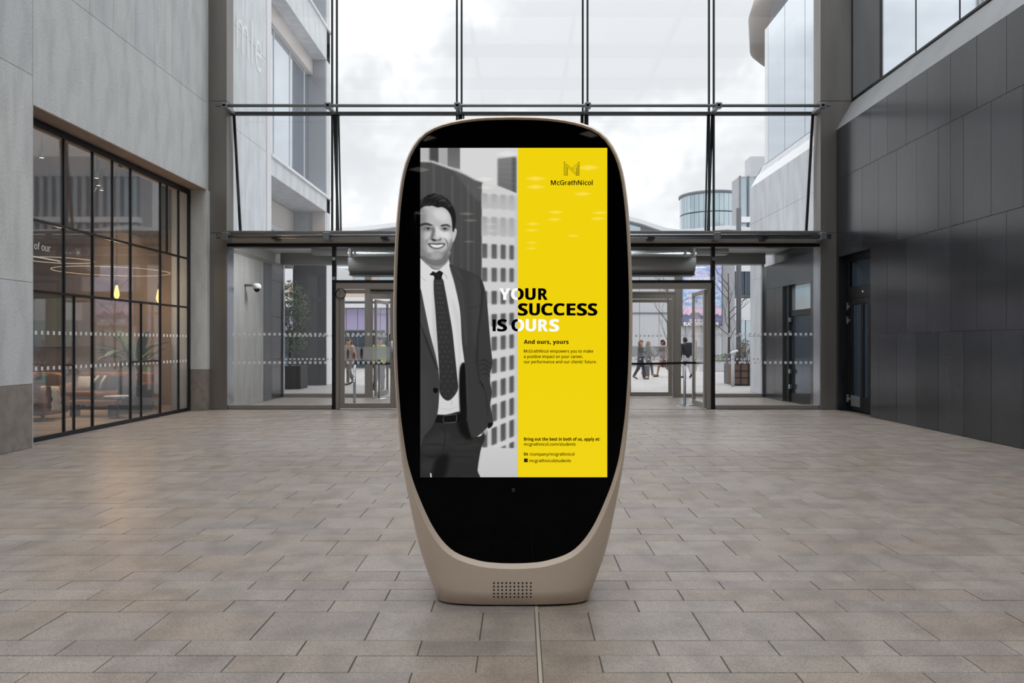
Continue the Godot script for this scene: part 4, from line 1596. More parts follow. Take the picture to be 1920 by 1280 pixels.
	for e in [[802.6, 428.6, 1.0], [834.0, 428.9, 0.86]]:
		var k: float = e[2]
		fill(curve([e[0] - 6.0 * k, e[1] + 0.6, e[0] - 2.4 * k, e[1] - 1.2, e[0] + 2.4 * k, e[1] - 1.3, e[0] + 6.2 * k, e[1] + 0.9, e[0] + 2.0 * k, e[1] + 1.6, e[0] - 3.0 * k, e[1] + 1.6]), 0.66, 0.4)
		fill(curve([e[0] - 2.1, e[1] - 1.2, e[0], e[1] - 1.8, e[0] + 2.1, e[1] - 1.2, e[0] + 1.7, e[1] + 1.2, e[0], e[1] + 1.7, e[0] - 1.7, e[1] + 1.2]), 0.13, 0.3)
		stroke([e[0] - 7.0 * k, e[1] + 1.0, e[0] - 3 * k, e[1] - 1.5, e[0] + 2.4 * k, e[1] - 1.7, e[0] + 6.8 * k, e[1] + 1.2], 1.1, 0.12, 0.3, 0.95)
		stroke([e[0] - 5.4 * k, e[1] + 1.6, e[0], e[1] + 2.3, e[0] + 5.4 * k, e[1] + 1.5], 0.9, 0.34, 0.4, 0.75)
		stroke([e[0] - 5.4 * k, e[1] + 4.6, e[0], e[1] + 5.6, e[0] + 5.0 * k, e[1] + 4.4], 1.0, 0.58, 0.8, 0.6)
	# nose
	fill(curve([812, 424, 815.6, 431, 814, 440, 811.6, 446.6, 806.6, 446.6, 808.6, 438]), 0.36, 1.3, 0.85)
	fill(curve([817, 424, 821.6, 427, 824, 440, 822, 447, 817.6, 441]), 0.88, 1.4, 0.9)
	fill(curve([806.8, 445.6, 811, 446.8, 816.6, 449.4, 822, 448.6, 828.4, 445.6, 826.8, 449.6, 820, 452.4, 813, 452, 808.4, 449.6]), 0.42, 0.9, 0.8)
	fill(curve([808.4, 447.6, 813, 447.8, 818, 450, 815, 451.6, 810.6, 450.4]), 0.13, 0.7, 0.9)
	fill(curve([823.2, 448.6, 826.6, 447.2, 826.8, 448.8, 824, 450]), 0.3, 0.6, 0.8)
	# smile
	stroke([806, 446.4, 800, 450.6, 796.6, 456, 797, 464, 800, 470], 2.2, 0.44, 1.0, 0.8)
	stroke([797.6, 453, 795.6, 460, 797, 468], 1.6, 0.80, 0.9, 0.7)
	stroke([831.6, 445.6, 836.6, 450.4, 839.6, 456.4, 838.4, 463], 1.6, 0.26, 0.6, 0.85)
	fill(curve([801.2, 456, 807, 456.2, 812.6, 455.4, 818, 456.4, 824, 455.4, 830, 456.2, 835.2, 456.6, 831.6, 461.6, 826.6, 465.8, 819, 467.6, 811.6, 466.4, 805.6, 462]), 0.30, 0.5, 0.95)
	fill(curve([806.6, 458.4, 812, 458.2, 819, 458.8, 826, 458.2, 831.2, 458.2, 828.6, 461.4, 824, 463.4, 818.6, 464, 813, 463.2, 809.2, 461.2]), 0.94, 0.35)
	for x in [811.4, 815.4, 819.6, 823.8, 827.4]:
		stroke([x, 458.6, x, 463], 0.35, 0.74, 0.2, 0.6)
	fill(curve([808.4, 463.4, 813, 465.2, 819, 466, 825, 465.2, 829.6, 462.8, 826, 467.2, 819, 469.4, 812.6, 468]), 0.66, 0.5, 0.9)
	stroke([800.4, 455.6, 808, 456.2, 818, 456.8, 828, 456.2, 836, 456.2], 1.3, 0.34, 0.4, 0.85)
	stroke([812, 471.2, 819, 472.4, 826, 470.8], 1.8, 0.38, 0.9, 0.7)
	fill(curve([811, 475, 824, 474.6, 827, 481, 817, 484, 809, 481]), 0.68, 2.0, 0.75)
	# hair
	fill(curve([780, 396, 780, 376, 789, 374.6, 796, 369.6, 802, 365.4, 808, 364, 813, 362.4, 820, 364.4, 828, 366, 834, 370, 840, 374, 848, 384.6, 853, 397, 854.8, 410, 853.4, 424, 850.8, 433.6, 848.4, 433, 847.6, 416, 845.4, 404, 841, 396, 835, 390, 829, 387.4, 820, 388.6, 811, 385.2, 802, 384.8, 795, 386.6, 788, 391.4]), 0.10, 0.6)
	rng.seed = 77
	for i in 70:
		var u := rng.randf()
		var x := lerpf(786.0, 842.0, u)
		var y := lerpf(388.0, 386.0, u) - rng.randf_range(0.0, 10.0) + maxf(0.0, u - 0.7) * 26.0
		var lean := rng.randf_range(4.0, 9.0)
		var tall := rng.randf_range(5.0, 11.0) * (1.0 - 0.55 * u)
		var lit := rng.randf_range(0.06, 0.30) + (0.14 if u > 0.3 and u < 0.7 and y < 379.0 else 0.0)
		if y - tall < 363.0 + absf(u - 0.45) * 22.0: continue
		stroke([x, y, x + lean * 0.2, y - tall * 0.6, x + lean * 0.6, y - tall * 0.95, x + lean, y - tall], rng.randf_range(0.7, 1.6), lit, 0.4, 0.75)
	for h in [[812, 368, 820, 365.8, 828, 368], [818, 371, 826, 369, 834, 373], [806, 372, 813, 367.6, 819, 367.6], [822, 376, 830, 374, 838, 379]]:
		stroke(h, 1.8, 0.38, 0.9, 0.7)
	for h in [[792, 385, 800, 378, 808, 375], [803, 385, 810, 378, 818, 375, 824, 377], [815, 386, 822, 380, 830, 379, 836, 383]]:
		stroke(h, 1.6, 0.04, 0.6, 0.85)
	for i in 9:
		var y := 394.0 + i * 4.2
		var x: float = 846.0 + 5.0 * sin(i * 0.33)
		stroke([x, y, x + 2.6, y - 1.6], 0.8, 0.22, 0.3, 0.6)
	# tie
	fill(curve([815, 521, 829, 522, 834, 540, 843, 590, 848, 620, 852.4, 660, 857, 705, 858, 731, 841, 750.6, 825, 737, 823.6, 700, 820, 640, 816, 580, 813, 540]), 0.20, 0.2, 1.0, 0.17)
	fill(straight([805.2, 514.6, 811.6, 508.2, 817, 511, 824, 506.6, 831, 511, 828.4, 517.4, 827.4, 523.6, 815, 523.4, 813.4, 516.4, 808, 515.6]), 0.09, 0.3)
	stroke([818, 512, 822, 516, 821, 522], 1.6, 0.2, 0.6, 0.8)
	for j in 24:
		var y := 530.0 + j * 9.2
		var cx := 822.0 + (y - 525.0) * 0.088
		var half := 5.0 + (y - 525.0) * 0.055
		for q in [-0.75, 0.0, 0.75]:
			var x: float = cx + half * (q + (0.36 if j % 2 else 0.0))
			if absf(x - cx) < half and y < 742: stroke([x - 1.6, y, x + 1.7, y + 0.9], 0.9, 0.62, 0.3, 0.8)
	stroke([823.4, 690, 825, 735, 840, 749], 1.0, 0.05, 0.6, 0.7)
	# belt and buckle
	fill(curve([812, 777, 836, 777, 864, 771, 866, 784, 836, 788, 812, 788]), 0.15, 0.4)
	fill(straight([812, 779.4, 836, 778.6, 866, 774.6, 866, 790, 836, 792.6, 812, 791.4]), 0.035, 0.3)
	stroke([832.4, 779.4, 846, 777.4, 855.6, 776, 856.4, 783, 855.2, 790.4, 844, 791.8, 832.6, 792.2, 830.2, 786, 832.4, 779.4], 1.2, 0.42, 0.2, 0.95)
	stroke([836, 785, 850, 784], 0.8, 0.25, 0.2, 0.7)
	# jacket, left side
	fill(curve([780, 536, 788, 540, 796, 578, 805, 622, 815, 662, 821, 690, 823.6, 712, 823.4, 736, 820.6, 772, 812, 796, 796, 816, 780, 832], 5), 0.225, 0.3)
	fill(straight([780, 542, 789, 544, 797, 583, 806, 626, 816, 664, 822.4, 694, 819, 690, 808, 664, 796, 632, 780, 600]), 0.255, 0.4)
	stroke([787, 604, 800, 640, 812, 672, 820.4, 694], 2.4, 0.07, 1.0, 0.85)
	fill(curve([786, 700, 804, 706, 806, 780, 790, 800]), 0.25, 5.0, 0.6)
	fill(curve([812.4, 728, 816.6, 726.4, 820.8, 729, 820.6, 734.4, 816.2, 736.6, 812.4, 734], 4), 0.03, 0.3)
	stroke([814.6, 731, 818.6, 731.6], 0.7, 0.3, 0.2, 0.8)
	# jacket, right side with sleeve
	fill(curve([862, 690, 876, 690, 876, 790, 870, 800, 862, 768]), 0.045, 1.2)
	fill(curve([842.5, 496, 853, 499, 870, 505, 886, 511.4, 900, 519.4, 905.6, 530, 910.6, 548, 914, 574, 917.4, 616, 920.6, 652, 923.4, 682, 919.4, 698, 919.2, 716, 922.4, 736, 919.4, 758, 922.6, 776, 924.6, 793, 920.8, 800, 913.6, 801.6, 903, 812, 887, 820.6, 880.4, 811, 876, 788, 873.8, 741, 872, 690, 866, 640, 862.4, 580, 852.4, 530], 6), 0.225, 0.3, 1.0, 0.20)
	fill(curve([845, 502, 862, 508, 874, 560, 876, 640, 871, 640, 862.4, 575, 852, 530]), 0.26, 1.2, 0.8)
	stroke([848, 503, 858, 522, 866, 527, 872, 560, 875, 610], 1.0, 0.12, 0.5, 0.7)
	fill(curve([884, 520, 898, 524, 902, 560, 896, 640, 888, 640, 884, 570]), 0.255, 4.0, 0.7)
	stroke([901, 524, 905, 545, 902, 580, 896, 628, 894, 680, 900, 720], 2.4, 0.10, 1.6, 0.8)
	stroke([880, 577, 890, 575.4, 900, 573.6], 0.9, 0.12, 0.4, 0.8)
	for s in [[896, 676, 908, 674, 921, 682], [897, 684, 908, 682, 920, 690], [900, 694, 910, 690, 919, 698], [902, 702, 912, 700, 920, 706]]:
		stroke(s, 1.8, 0.09, 0.9, 0.8)
	stroke([899.6, 712, 904.6, 722, 908, 730], 2.0, 0.05, 0.5, 0.85)
	stroke([900, 708, 906, 718], 1.6, 0.34, 0.8, 0.6)
	stroke([909, 730, 913, 752, 915.4, 780], 2.0, 0.11, 1.4, 0.8)
	stroke([873.8, 720, 876, 786, 881, 812, 888, 820], 1.2, 0.08, 0.6, 0.8)
	stroke([877.6, 722, 882.6, 720.6], 0.9, 0.07, 0.3, 0.8)
	stroke([874.6, 692, 876.4, 744, 878.4, 780], 1.2, 0.30, 0.8, 0.6)
	fill(straight([914.4, 793, 920.6, 791.6, 924.6, 793.6, 920.6, 800.6, 915.6, 803.6]), 0.035, 0.4)
	fill(straight([907.6, 808, 913.8, 802.4, 912.6, 812, 909.4, 817]), 0.66, 0.5)
	# grain of the print, then to a picture
	var bytes := PackedByteArray()
	bytes.resize(aw * ah * 3)
	rng.seed = 12
	for i in aw * ah:
		var c := int(clampf((ink[i] + rng.randf_range(-0.011, 0.011)) * 236.0 + 8.0, 0.0, 255.0))
		bytes[i * 3] = c
		bytes[i * 3 + 1] = c
		bytes[i * 3 + 2] = c
	return ImageTexture.create_from_image(Image.create_from_data(aw, ah, false, Image.FORMAT_RGB8, bytes))

# the picture that the plaza's big screen shows
func plaza_picture() -> ImageTexture:
	var w := 96
	var h := 220
	var im := Image.create(w, h, false, Image.FORMAT_RGB8)
	var n := FastNoiseLite.new()
	n.seed = 4
	n.frequency = 0.045
	for y in h:
		for x in w:
			var t := float(y) / h
			var s := n.get_noise_2d(x * 0.8, y * 1.6)
			var c := c8(150, 166, 214).lerp(c8(196, 204, 232), clampf(0.5 + s, 0, 1))
			if t > 0.62: c = c8(120, 160, 204).lerp(c8(176, 194, 226), clampf(0.5 + s * 1.2, 0, 1))
			if t > 0.76: c = c.lerp(c8(236, 186, 202), clampf((t - 0.76) / 0.09 + s * 0.5, 0, 0.75))
			var hill := 0.875 + 0.02 * sin(x * 0.16) + 0.012 * sin(x * 0.41 + 1.0)
			if t > hill: c = c8(100, 98, 132).lerp(c8(140, 150, 184), clampf((t - hill) * 3.0 + s * 0.5, 0, 1))
			im.set_pixel(x, y, c)
	return ImageTexture.create_from_image(im)
# ---------------------------------------------------------------- belt barriers in the lobby
func barriers() -> void:
	var make := func(where: Vector3, label: String) -> void:
		var o := thing("stanchion", label, "barrier post", where, "belt barrier posts")
		var s := mb(true)
		lathe(s, where, [Vector2(0, 0.03), Vector2(0.05, 0.03), Vector2(0.12, 0.022), Vector2(0.2, 0.012), Vector2(0.215, 0.0)], 28)
		put(s, "base", M.stainless, o)
		s = mb(true)
		tube(s, [where + Vector3(0, 0.02, 0), where + Vector3(0, 1.02, 0)], 0.034, 16)
		put(s, "post", M.stainless, o)
		s = mb(true)
		tube(s, [where + Vector3(0, 1.02, 0), where + Vector3(0, 1.1, 0)], 0.04, 16)
		put(s, "belt_head", M.black_metal, o)
	var zb := -18.5
	(make as Callable).call(Vector3(4.08, 0, zb), "steel belt barrier post standing right of the kiosk on a round base")
	(make as Callable).call(Vector3(-4.1, 0, zb), "steel belt barrier post beside the left black post of the entrance")
	(make as Callable).call(Vector3(-1.5, 0, zb), "steel belt barrier post hidden behind the kiosk, left of centre")
	(make as Callable).call(Vector3(1.5, 0, zb), "steel belt barrier post hidden behind the kiosk, right of centre")
	(make as Callable).call(Vector3(-3.95, 0, -20.95), "steel barrier post near the outer lobby doors at left")
	(make as Callable).call(Vector3(4.72, 0, -20.2), "steel barrier post seen through the open glass door")
	for e in [[-4.1, -1.5, "black barrier belt stretched across the lobby left of the kiosk"], [1.5, 4.08, "black barrier belt stretched across the lobby right of the kiosk"]]:
		var st := mb()
		var n := 12
		for i in n:
			var a: float = lerpf(e[0] + 0.04, e[1] - 0.04, float(i) / n)
			var b: float = lerpf(e[0] + 0.04, e[1] - 0.04, float(i + 1) / n)
			var sa := 0.025 * (1.0 - pow(2.0 * i / n - 1.0, 2.0))
			var sb := 0.025 * (1.0 - pow(2.0 * (i + 1) / n - 1.0, 2.0))
			var pts := []
			for q in [[a, sa], [b, sb]]:
				for h in [1.03, 1.085]:
					for z in [zb - 0.003, zb + 0.003]:
						pts.append(Vector3(q[0], h - q[1], z))
			var c := Vector3((a + b) / 2, 1.05 - sa, zb)
			for f in [[0, 1, 5, 4], [2, 3, 7, 6], [0, 2, 6, 4], [1, 3, 7, 5]]:
				face(st, [pts[f[0]], pts[f[1]], pts[f[2]], pts[f[3]]], c)
		tag(put(st, "barrier_belt", M.black_metal), e[2], "barrier belt", "barrier belts")
	var rb := mb()
	box(rb, Vector3(4.12, 1.03, -18.52), Vector3(4.7, 1.085, -18.51))
	tag(put(rb, "barrier_belt", M.black_metal), "short black barrier belt between the right post and the open door", "barrier belt", "barrier belts")
# ---------------------------------------------------------------- the lounge behind the shop window
func shop_things() -> void:
	var zb := -18.6
	var st := mb()
	box(st, Vector3(-16.0, 0, zb - 0.2), Vector3(XG - 0.05, 5.8, zb))
	tag(put(st, "wall_lounge_back", M.shop_wall), "taupe back wall of the lounge behind the shop window", "wall", "", "structure")
	st = mb()
	box(st, Vector3(-16.2, 0, zb - 0.2), Vector3(-16.0, 5.8, -8.0))
	tag(put(st, "wall_lounge_left", M.shop_wall), "taupe far side wall of the lounge behind the shop window", "wall", "", "structure")
	st = mb()
	box(st, Vector3(-16.0, 0, -8.2), Vector3(-8.0, 5.8, -8.0))
	tag(put(st, "wall_lounge_front", M.concrete), "unseen near wall of the lounge, made pale to brighten the mirror", "wall", "", "structure")  # wall coloured pale so that the mirror reflects it brighter
	st = mb()
	box(st, Vector3(-16.0, 5.7, zb), Vector3(-7.9, 5.8, -8.0))
	tag(put(st, "ceiling_lounge", M.shop_ceiling), "dark brown ceiling of the lounge behind the shop window", "ceiling", "", "structure")
	var fl := thing("floor_lounge", "brown timber plank floor of the lounge behind the shop window", "floor", Vector3.ZERO, "", "structure")
	var z := zb
	var k := 0
	rng.seed = 17
	for t in 3:
		var m: StandardMaterial3D = M.shop_floor.duplicate()
		m.albedo_color = M.shop_floor.albedo_color * (0.92 + 0.08 * t)
		M["plank_%d" % t] = m
	while z < -8.2:
		var x: float = -16.0 - (k % 3) * 0.7
		while x < -7.62:
			var a := maxf(x, -16.0)
			var b := minf(x + 2.1, -7.62)
			x += 2.1
			st = mb()
			box(st, Vector3(a + 0.002, -0.1, z + 0.002), Vector3(b - 0.002, 0.004, z + 0.248), 0.002)
			put(st, "plank", M["plank_%d" % (rng.randi() % 3)], fl)
		z += 0.25
		k += 1
	# mirror on the back wall
	var o := thing("wall_mirror", "tall round-cornered mirror in a thin black frame on the lounge wall", "mirror", Vector3(-11.6, 2.06, zb))
	var rr := PackedVector2Array()
	var ri := PackedVector2Array()
	for q in 4:
		for s in 7:
			var w := PI / 2 * (q + s / 6.0)
			var c := Vector2([1, -1, -1, 1][q] * 0.42, [1, 1, -1, -1][q] * 0.56)
			rr.append(c + Vector2(cos(w), sin(w)) * 0.07)
			ri.append(c + Vector2(cos(w), sin(w)) * 0.05)
	st = mb()
	prism(st, rr, 0.0, 0.035, Transform3D(Basis(), o.position))
	put(st, "frame", M.black_metal, o)
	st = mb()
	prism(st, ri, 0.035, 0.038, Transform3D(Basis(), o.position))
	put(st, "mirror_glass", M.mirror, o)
	# sofas: long one along the back, a second one nearer at left
	sofa("sofa", "long tan leather sofa along the lounge's back wall", Vector3(-9.7, 0, -17.75), 1.85, 0.86)
	sofa("armchair", "tan leather armchair nearest the concrete pier, its back to the wall", Vector3(-10.15, 0, -15.1), 1.65, 0.95)
	# cushions
	cushion("cushion", "black and white cushion on the long tan sofa", Vector3(-9.89, 0.61, -17.6), M.fabric_black, M.fabric_white, 0.84)
	cushion("cushion", "plain black cushion on the right end of the long tan sofa", Vector3(-9.51, 0.61, -17.6), M.fabric_black, null, 0.84)
	cushion("cushion", "plain white cushion on the left end of the long tan sofa", Vector3(-10.27, 0.61, -17.6), M.fabric_white, null, 0.84)
	cushion("cushion", "tan leather cushion beside the plain black one on the sofa", Vector3(-9.13, 0.61, -17.6), M.leather_dark, null, 0.84)
	cushion("cushion", "orange cushion on the back of the tan armchair", Vector3(-9.95, 0.84, -15.08), M.fabric_orange, null, 0.6)
	cushion("cushion", "small green cushion on the back of the tan armchair", Vector3(-9.62, 0.82, -15.02), M.fabric_green, null, 0.5)
	# throw over the chair arm
	st = mb(true)
	var A := []
	for i in 13:
		var row := []
		var u := i / 12.0
		var p: Vector2
		if u < 0.5: p = Vector2(-9.26 + 0.02 * sin(u * 30), lerpf(0.2, 0.63, u * 2))
		else: p = Vector2(lerpf(-9.26, -9.62, (u - 0.5) * 2), 0.655 + 0.02 * sin(u * 25))
		for j in 9:
			var v := j / 8.0
			row.append(Vector3(p.x + 0.025 * sin(v * 14 + u * 5), p.y + 0.012 * cos(v * 11), -14.72 - 0.3 * v))
		A.append(row)
	for i in 12: skin(st, A[i], A[i + 1], Vector3(-9.8, 0.3, -14.9), false)
	var B := []
	for row in A:
		var r2 := []
		for p in row: r2.append(p + Vector3(0.0, 0.012, 0) + (Vector3(0.012, 0, 0) if p.y < 0.6 else Vector3.ZERO))
		B.append(r2)
	for i in 12: skin(st, B[i], B[i + 1], Vector3(-9.8, 0.3, -14.9), false)
	tag(put(st, "throw_blanket", M.throw), "cream throw blanket hanging over the arm of the tan armchair", "blanket")
	# side table
	var tb := thing("side_table", "small round white table standing before the long sofa", "side table", Vector3(-8.3, 0, -15.4))
	st = mb(true)
	lathe(st, tb.position, [Vector2(0, 0.44), Vector2(0.25, 0.44), Vector2(0.262, 0.452), Vector2(0.25, 0.464), Vector2(0, 0.464)], 28)
	put(st, "table_top", M.fabric_white, tb)
	st = mb(true)
	tube(st, [tb.position + Vector3(0, 0.02, 0), tb.position + Vector3(0, 0.44, 0)], 0.02, 10)
	put(st, "stem", M.black_metal, tb)
	st = mb(true)
	lathe(st, tb.position, [Vector2(0, 0.022), Vector2(0.16, 0.018), Vector2(0.17, 0.004), Vector2(0.17, 0.0)], 24)
	put(st, "base", M.black_metal, tb)
	# rug-like low bench of the window side
	var bn := thing("low_bench", "low tan bench before the long sofa beside the round table", "bench", Vector3(-9, 0, -15.78))
	st = mb()
	box(st, Vector3(-9.5, 0.26, -15.95), Vector3(-8.5, 0.34, -15.6), 0.015)
	put(st, "seat", M.leather, bn)
	for x in [-9.4, -8.6]:
		st = mb()
		box(st, Vector3(x - 0.03, 0.004, -15.92), Vector3(x + 0.03, 0.26, -15.63), 0.005)
		put(st, "leg", M.black_metal, bn)
	plant()
	# hanging lamps
	for e in [[-9.02, 2.53, -16.7, "glowing filament bulb on a long cord before the lounge wall", 0.55], [-8.37, 2.48, -17.3, "glowing filament bulb hanging beside the potted plant", 0.5]]:
		var p := Vector3(e[0], e[1], e[2])
		var l := thing("pendant_lamp", e[3], "pendant lamp", p, "bare bulb pendants in the lounge")
		st = mb(true)
		tube(st, [p + Vector3(0, 0.42, 0), Vector3(p.x, 5.7, p.z)], 0.006, 6)
		put(st, "cord", M.black_metal, l)
		st = mb(true)
		lathe(st, p, [Vector2(0, 0.44), Vector2(0.022, 0.43), Vector2(0.026, 0.34), Vector2(0.02, 0.31), Vector2(0, 0.31)], 14)
		put(st, "socket", M.black_metal, l)
		st = mb(true)
		lathe(st, p, [Vector2(0, 0.0), Vector2(0.03, 0.012), Vector2(0.055, 0.07), Vector2(0.058, 0.12), Vector2(0.04, 0.22), Vector2(0.022, 0.3), Vector2(0.02, 0.31), Vector2(0, 0.31)], 16)
		put(st, "bulb", glow("bulb_glow", c8(255, 196, 110), 2.6), l)
		var om := OmniLight3D.new()
		om.name = "bulb_light"
		om.light_color = c8(255, 205, 140)
		om.light_energy = e[4]
		om.light_size = 0.05
		om.omni_range = 25.0
		om.omni_attenuation = 2.0
		om.shadow_enabled = true
		l.add_child(om, true)
		om.position = Vector3(0, 0.12, 0)
	# cylinder downlights under the ceiling
	var disc := glow("downlight_glow", c8(255, 240, 214), 3.0)
	for e in [[78, 296, 15.0, "grey cylinder downlight nearest the concrete pier"], [181, 334, 16.0, "grey cylinder downlight, upper one of the row of three"], [184.5, 348, 17.0, "grey cylinder downlight, middle one of the row of three"], [190.5, 357, 17.8, "grey cylinder downlight, lowest one of the row of three"], [241, 358, 17.9, "grey cylinder downlight farthest right in the lounge"]]:
		var p := at(e[0], e[1], e[2])
		var l := thing("downlight", e[3], "downlight", p, "cylinder downlights in the lounge")
		st = mb(true)
		lathe(st, p, [Vector2(0.045, 0.0), Vector2(0.052, 0.0), Vector2(0.052, 0.15), Vector2(0, 0.15)], 18)
		put(st, "housing", M.rail_grey, l)
		st = mb(true)
		tube(st, [p + Vector3(0, 0.15, 0), Vector3(p.x, 5.7, p.z)], 0.012, 8)
		put(st, "rod", M.black_metal, l)
		st = mb(true)
		lathe(st, p, [Vector2(0, 0.006), Vector2(0.045, 0.006)], 18)
		put(st, "diffuser", disc, l)
		var sp := SpotLight3D.new()
		sp.name = "downlight_light"
		sp.light_color = c8(255, 232, 200)
		sp.light_energy = 4.2
		sp.light_size = 0.04
		sp.spot_range = 25.0
		sp.spot_attenuation = 2.0
		sp.spot_angle = 50.0
		sp.shadow_enabled = true
		l.add_child(sp, true)
		sp.basis = Basis(Vector3.RIGHT, -PI / 2)
		sp.position = Vector3(0, -0.01, 0)
	# spotlight clipped to the head of the window frame
	var sl := thing("spotlight", "small black spotlight hanging inside the shop window's head frame", "spotlight", at(229, 303, 14.45))
	st = mb(true)
	tube(st, [sl.position + Vector3(0, 0.06, 0), sl.position + Vector3(-0.03, -0.12, 0.02)], 0.04, 12)
	put(st, "housing", M.black_metal, sl)
	st = mb(true)
	tube(st, [sl.position + Vector3(0, 0.06, 0), Vector3(sl.position.x, 5.69, sl.position.z)], 0.012, 8)
	put(st, "rod", M.black_metal, sl)
	# ring lights
	var warm := glow("ring_glow", c8(255, 222, 178), 0.55)
	for e in [[-8.75, 3.12, -14.2, 0.57, "small glowing ring lamp hung level near the pier"], [-8.95, 3.12, -16.4, 1.15, "large glowing ring lamp hung over the long sofa"]]:
		var p := Vector3(e[0], e[1], e[2])
		var l := thing("ring_lamp", e[4], "ring lamp", p, "glowing ring lamps in the lounge")
		var pts := []
		for i in 48: pts.append(p + Vector3(cos(TAU * i / 48), 0, sin(TAU * i / 48)) * e[3])
		st = mb(true)
		tube(st, pts, 0.008, 6, true)
		put(st, "glowing_ring", warm, l)
		for i in 3:
			var a: Vector3 = pts[i * 16]
			st = mb(true)
			tube(st, [a, Vector3(p.x, 5.69, p.z)], 0.003, 5)
			put(st, "wire", M.black_metal, l)
		var om := OmniLight3D.new()
		om.name = "ring_light"
		om.light_color = c8(255, 226, 180)
		om.light_energy = 0.4
		om.light_size = 0.02
		om.omni_range = 25.0
		om.omni_attenuation = 2.0
		om.shadow_enabled = true
		l.add_child(om, true)
		om.position = Vector3(0, -0.05, 0)

func sofa(called: String, label: String, p: Vector3, wide: float, back_h: float) -> void:
	var o := thing(called, label, "sofa" if called == "sofa" else "armchair", p)
	var x0 := p.x - wide / 2
	var x1 := p.x + wide / 2
	var seat := back_h * 0.5
	var st := mb()
	box(st, Vector3(x0, 0.12, p.z - 0.35), Vector3(x1, seat - 0.14, p.z + 0.45), 0.03)
	put(st, "base", M.leather_dark, o)
	var n := 2
	for i in n:
		st = mb(true)
		puff(st, Vector3(lerpf(x0 + 0.12, x1 - 0.12, i / float(n)) + 0.01, seat - 0.15, p.z - 0.15), Vector3(lerpf(x0 + 0.12, x1 - 0.12, (i + 1) / float(n)) - 0.01, seat, p.z + 0.47))
		put(st, "seat_cushion", M.leather, o)
	for i in n:
		st = mb(true)
		puff(st, Vector3(lerpf(x0 + 0.05, x1 - 0.05, i / float(n)) + 0.01, seat - 0.05, p.z - 0.38), Vector3(lerpf(x0 + 0.05, x1 - 0.05, (i + 1) / float(n)) - 0.01, back_h, p.z - 0.12))
		put(st, "backrest", M.leather, o)
	for s in [[x0 - 0.02, x0 + 0.14], [x1 - 0.14, x1 + 0.02]]:
		st = mb(true)
		puff(st, Vector3(s[0], 0.14, p.z - 0.36), Vector3(s[1], back_h * 0.72, p.z + 0.46))
		put(st, "armrest", M.leather, o)
	for x in [x0 + 0.08, x1 - 0.08]:
		for z in [p.z - 0.28, p.z + 0.38]:
			st = mb()
			box(st, Vector3(x - 0.025, 0.004, z - 0.025), Vector3(x + 0.025, 0.13, z + 0.025), 0.004)
			put(st, "leg", M.black_metal, o)

# a softly rounded block
func puff(st: SurfaceTool, lo: Vector3, hi: Vector3, pw := 0.35) -> void:
	var c := (lo + hi) / 2.0
	var h := (hi - lo) / 2.0
	var nu := 20
	var nv := 12
	var rows := []
	for j in nv + 1:
		var v := -PI / 2 + PI * j / nv
		var row := []
		for i in nu:
			var u := TAU * i / nu
			var q := Vector3(pk(cos(v), pw) * pk(cos(u), pw), pk(sin(v), pw), pk(cos(v), pw) * pk(sin(u), pw))
			row.append(c + q * h)
		rows.append(row)
	for j in nv: skin(st, rows[j], rows[j + 1], c)

func pk(x: float, p: float) -> float:
	return signf(x) * pow(absf(x), p)

func cushion(called: String, label: String, p: Vector3, m: Material, m2, k := 1.0) -> void:
	var o := thing(called, label, "cushion", p, "cushions on the lounge seats")
	var t := Transform3D(Basis(Vector3.RIGHT, -0.3), p)
	var st := mb(true)
	var n := 10
	for s in [-1.0, 1.0]:
		var rows := []
		for j in n + 1:
			var row := []
			for i in n + 1:
				var u := 2.0 * i / n - 1.0
				var v := 2.0 * j / n - 1.0
				var bulge := 0.085 * pow(maxf(0.0, (1 - u * u) * (1 - v * v)), 0.45)
				var pin := 1.0 - 0.06 * (1 - u * u) * v * v - 0.06 * (1 - v * v) * u * u
				row.append(t * (Vector3(u * 0.22 * pin, v * 0.2 * pin, s * bulge) * k))
			rows.append(row)
		for j in n: skin(st, rows[j], rows[j + 1], p, false)
	put(st, "cover", m, o)
	if m2 != null:
		st = mb(true)
		for q in [[-0.2, -0.04], [0.04, 0.12]]:
			tube(st, [t * Vector3(q[0], -0.16, 0.055), t * Vector3((q[0] + q[1]) / 2, 0.0, 0.09), t * Vector3(q[1], 0.16, 0.05)], 0.03, 8)
		put(st, "stripe", m2, o)

func blade(st: SurfaceTool, base: Vector3, dir: float, lift: float, length: float, wide: float, droop: float) -> void:
	# a long pointed leaf with a fold along its midrib
	var n := 10
	var prev := []
	var p := base
	var el := lift
	for i in n + 1:
		var u := float(i) / n
		var f := Vector3(cos(dir) * cos(el), sin(el), sin(dir) * cos(el))
		var s := Vector3(-sin(dir), 0, cos(dir))
		var up := s.cross(f).normalized()
		if up.y < 0: up = -up
		var w := wide * (0.12 if u < 0.12 else pow(sin(PI * clampf((u - 0.08) / 0.92, 0.02, 1.0)), 0.7)) + 0.002
		var row := [p - s * w + up * w * 0.35, p, p + s * w + up * w * 0.35]
		if prev.size(): skin(st, prev, row, p - up, false)
		prev = row
		p += f * length / n
		el -= droop / n * (0.4 + 1.2 * u)

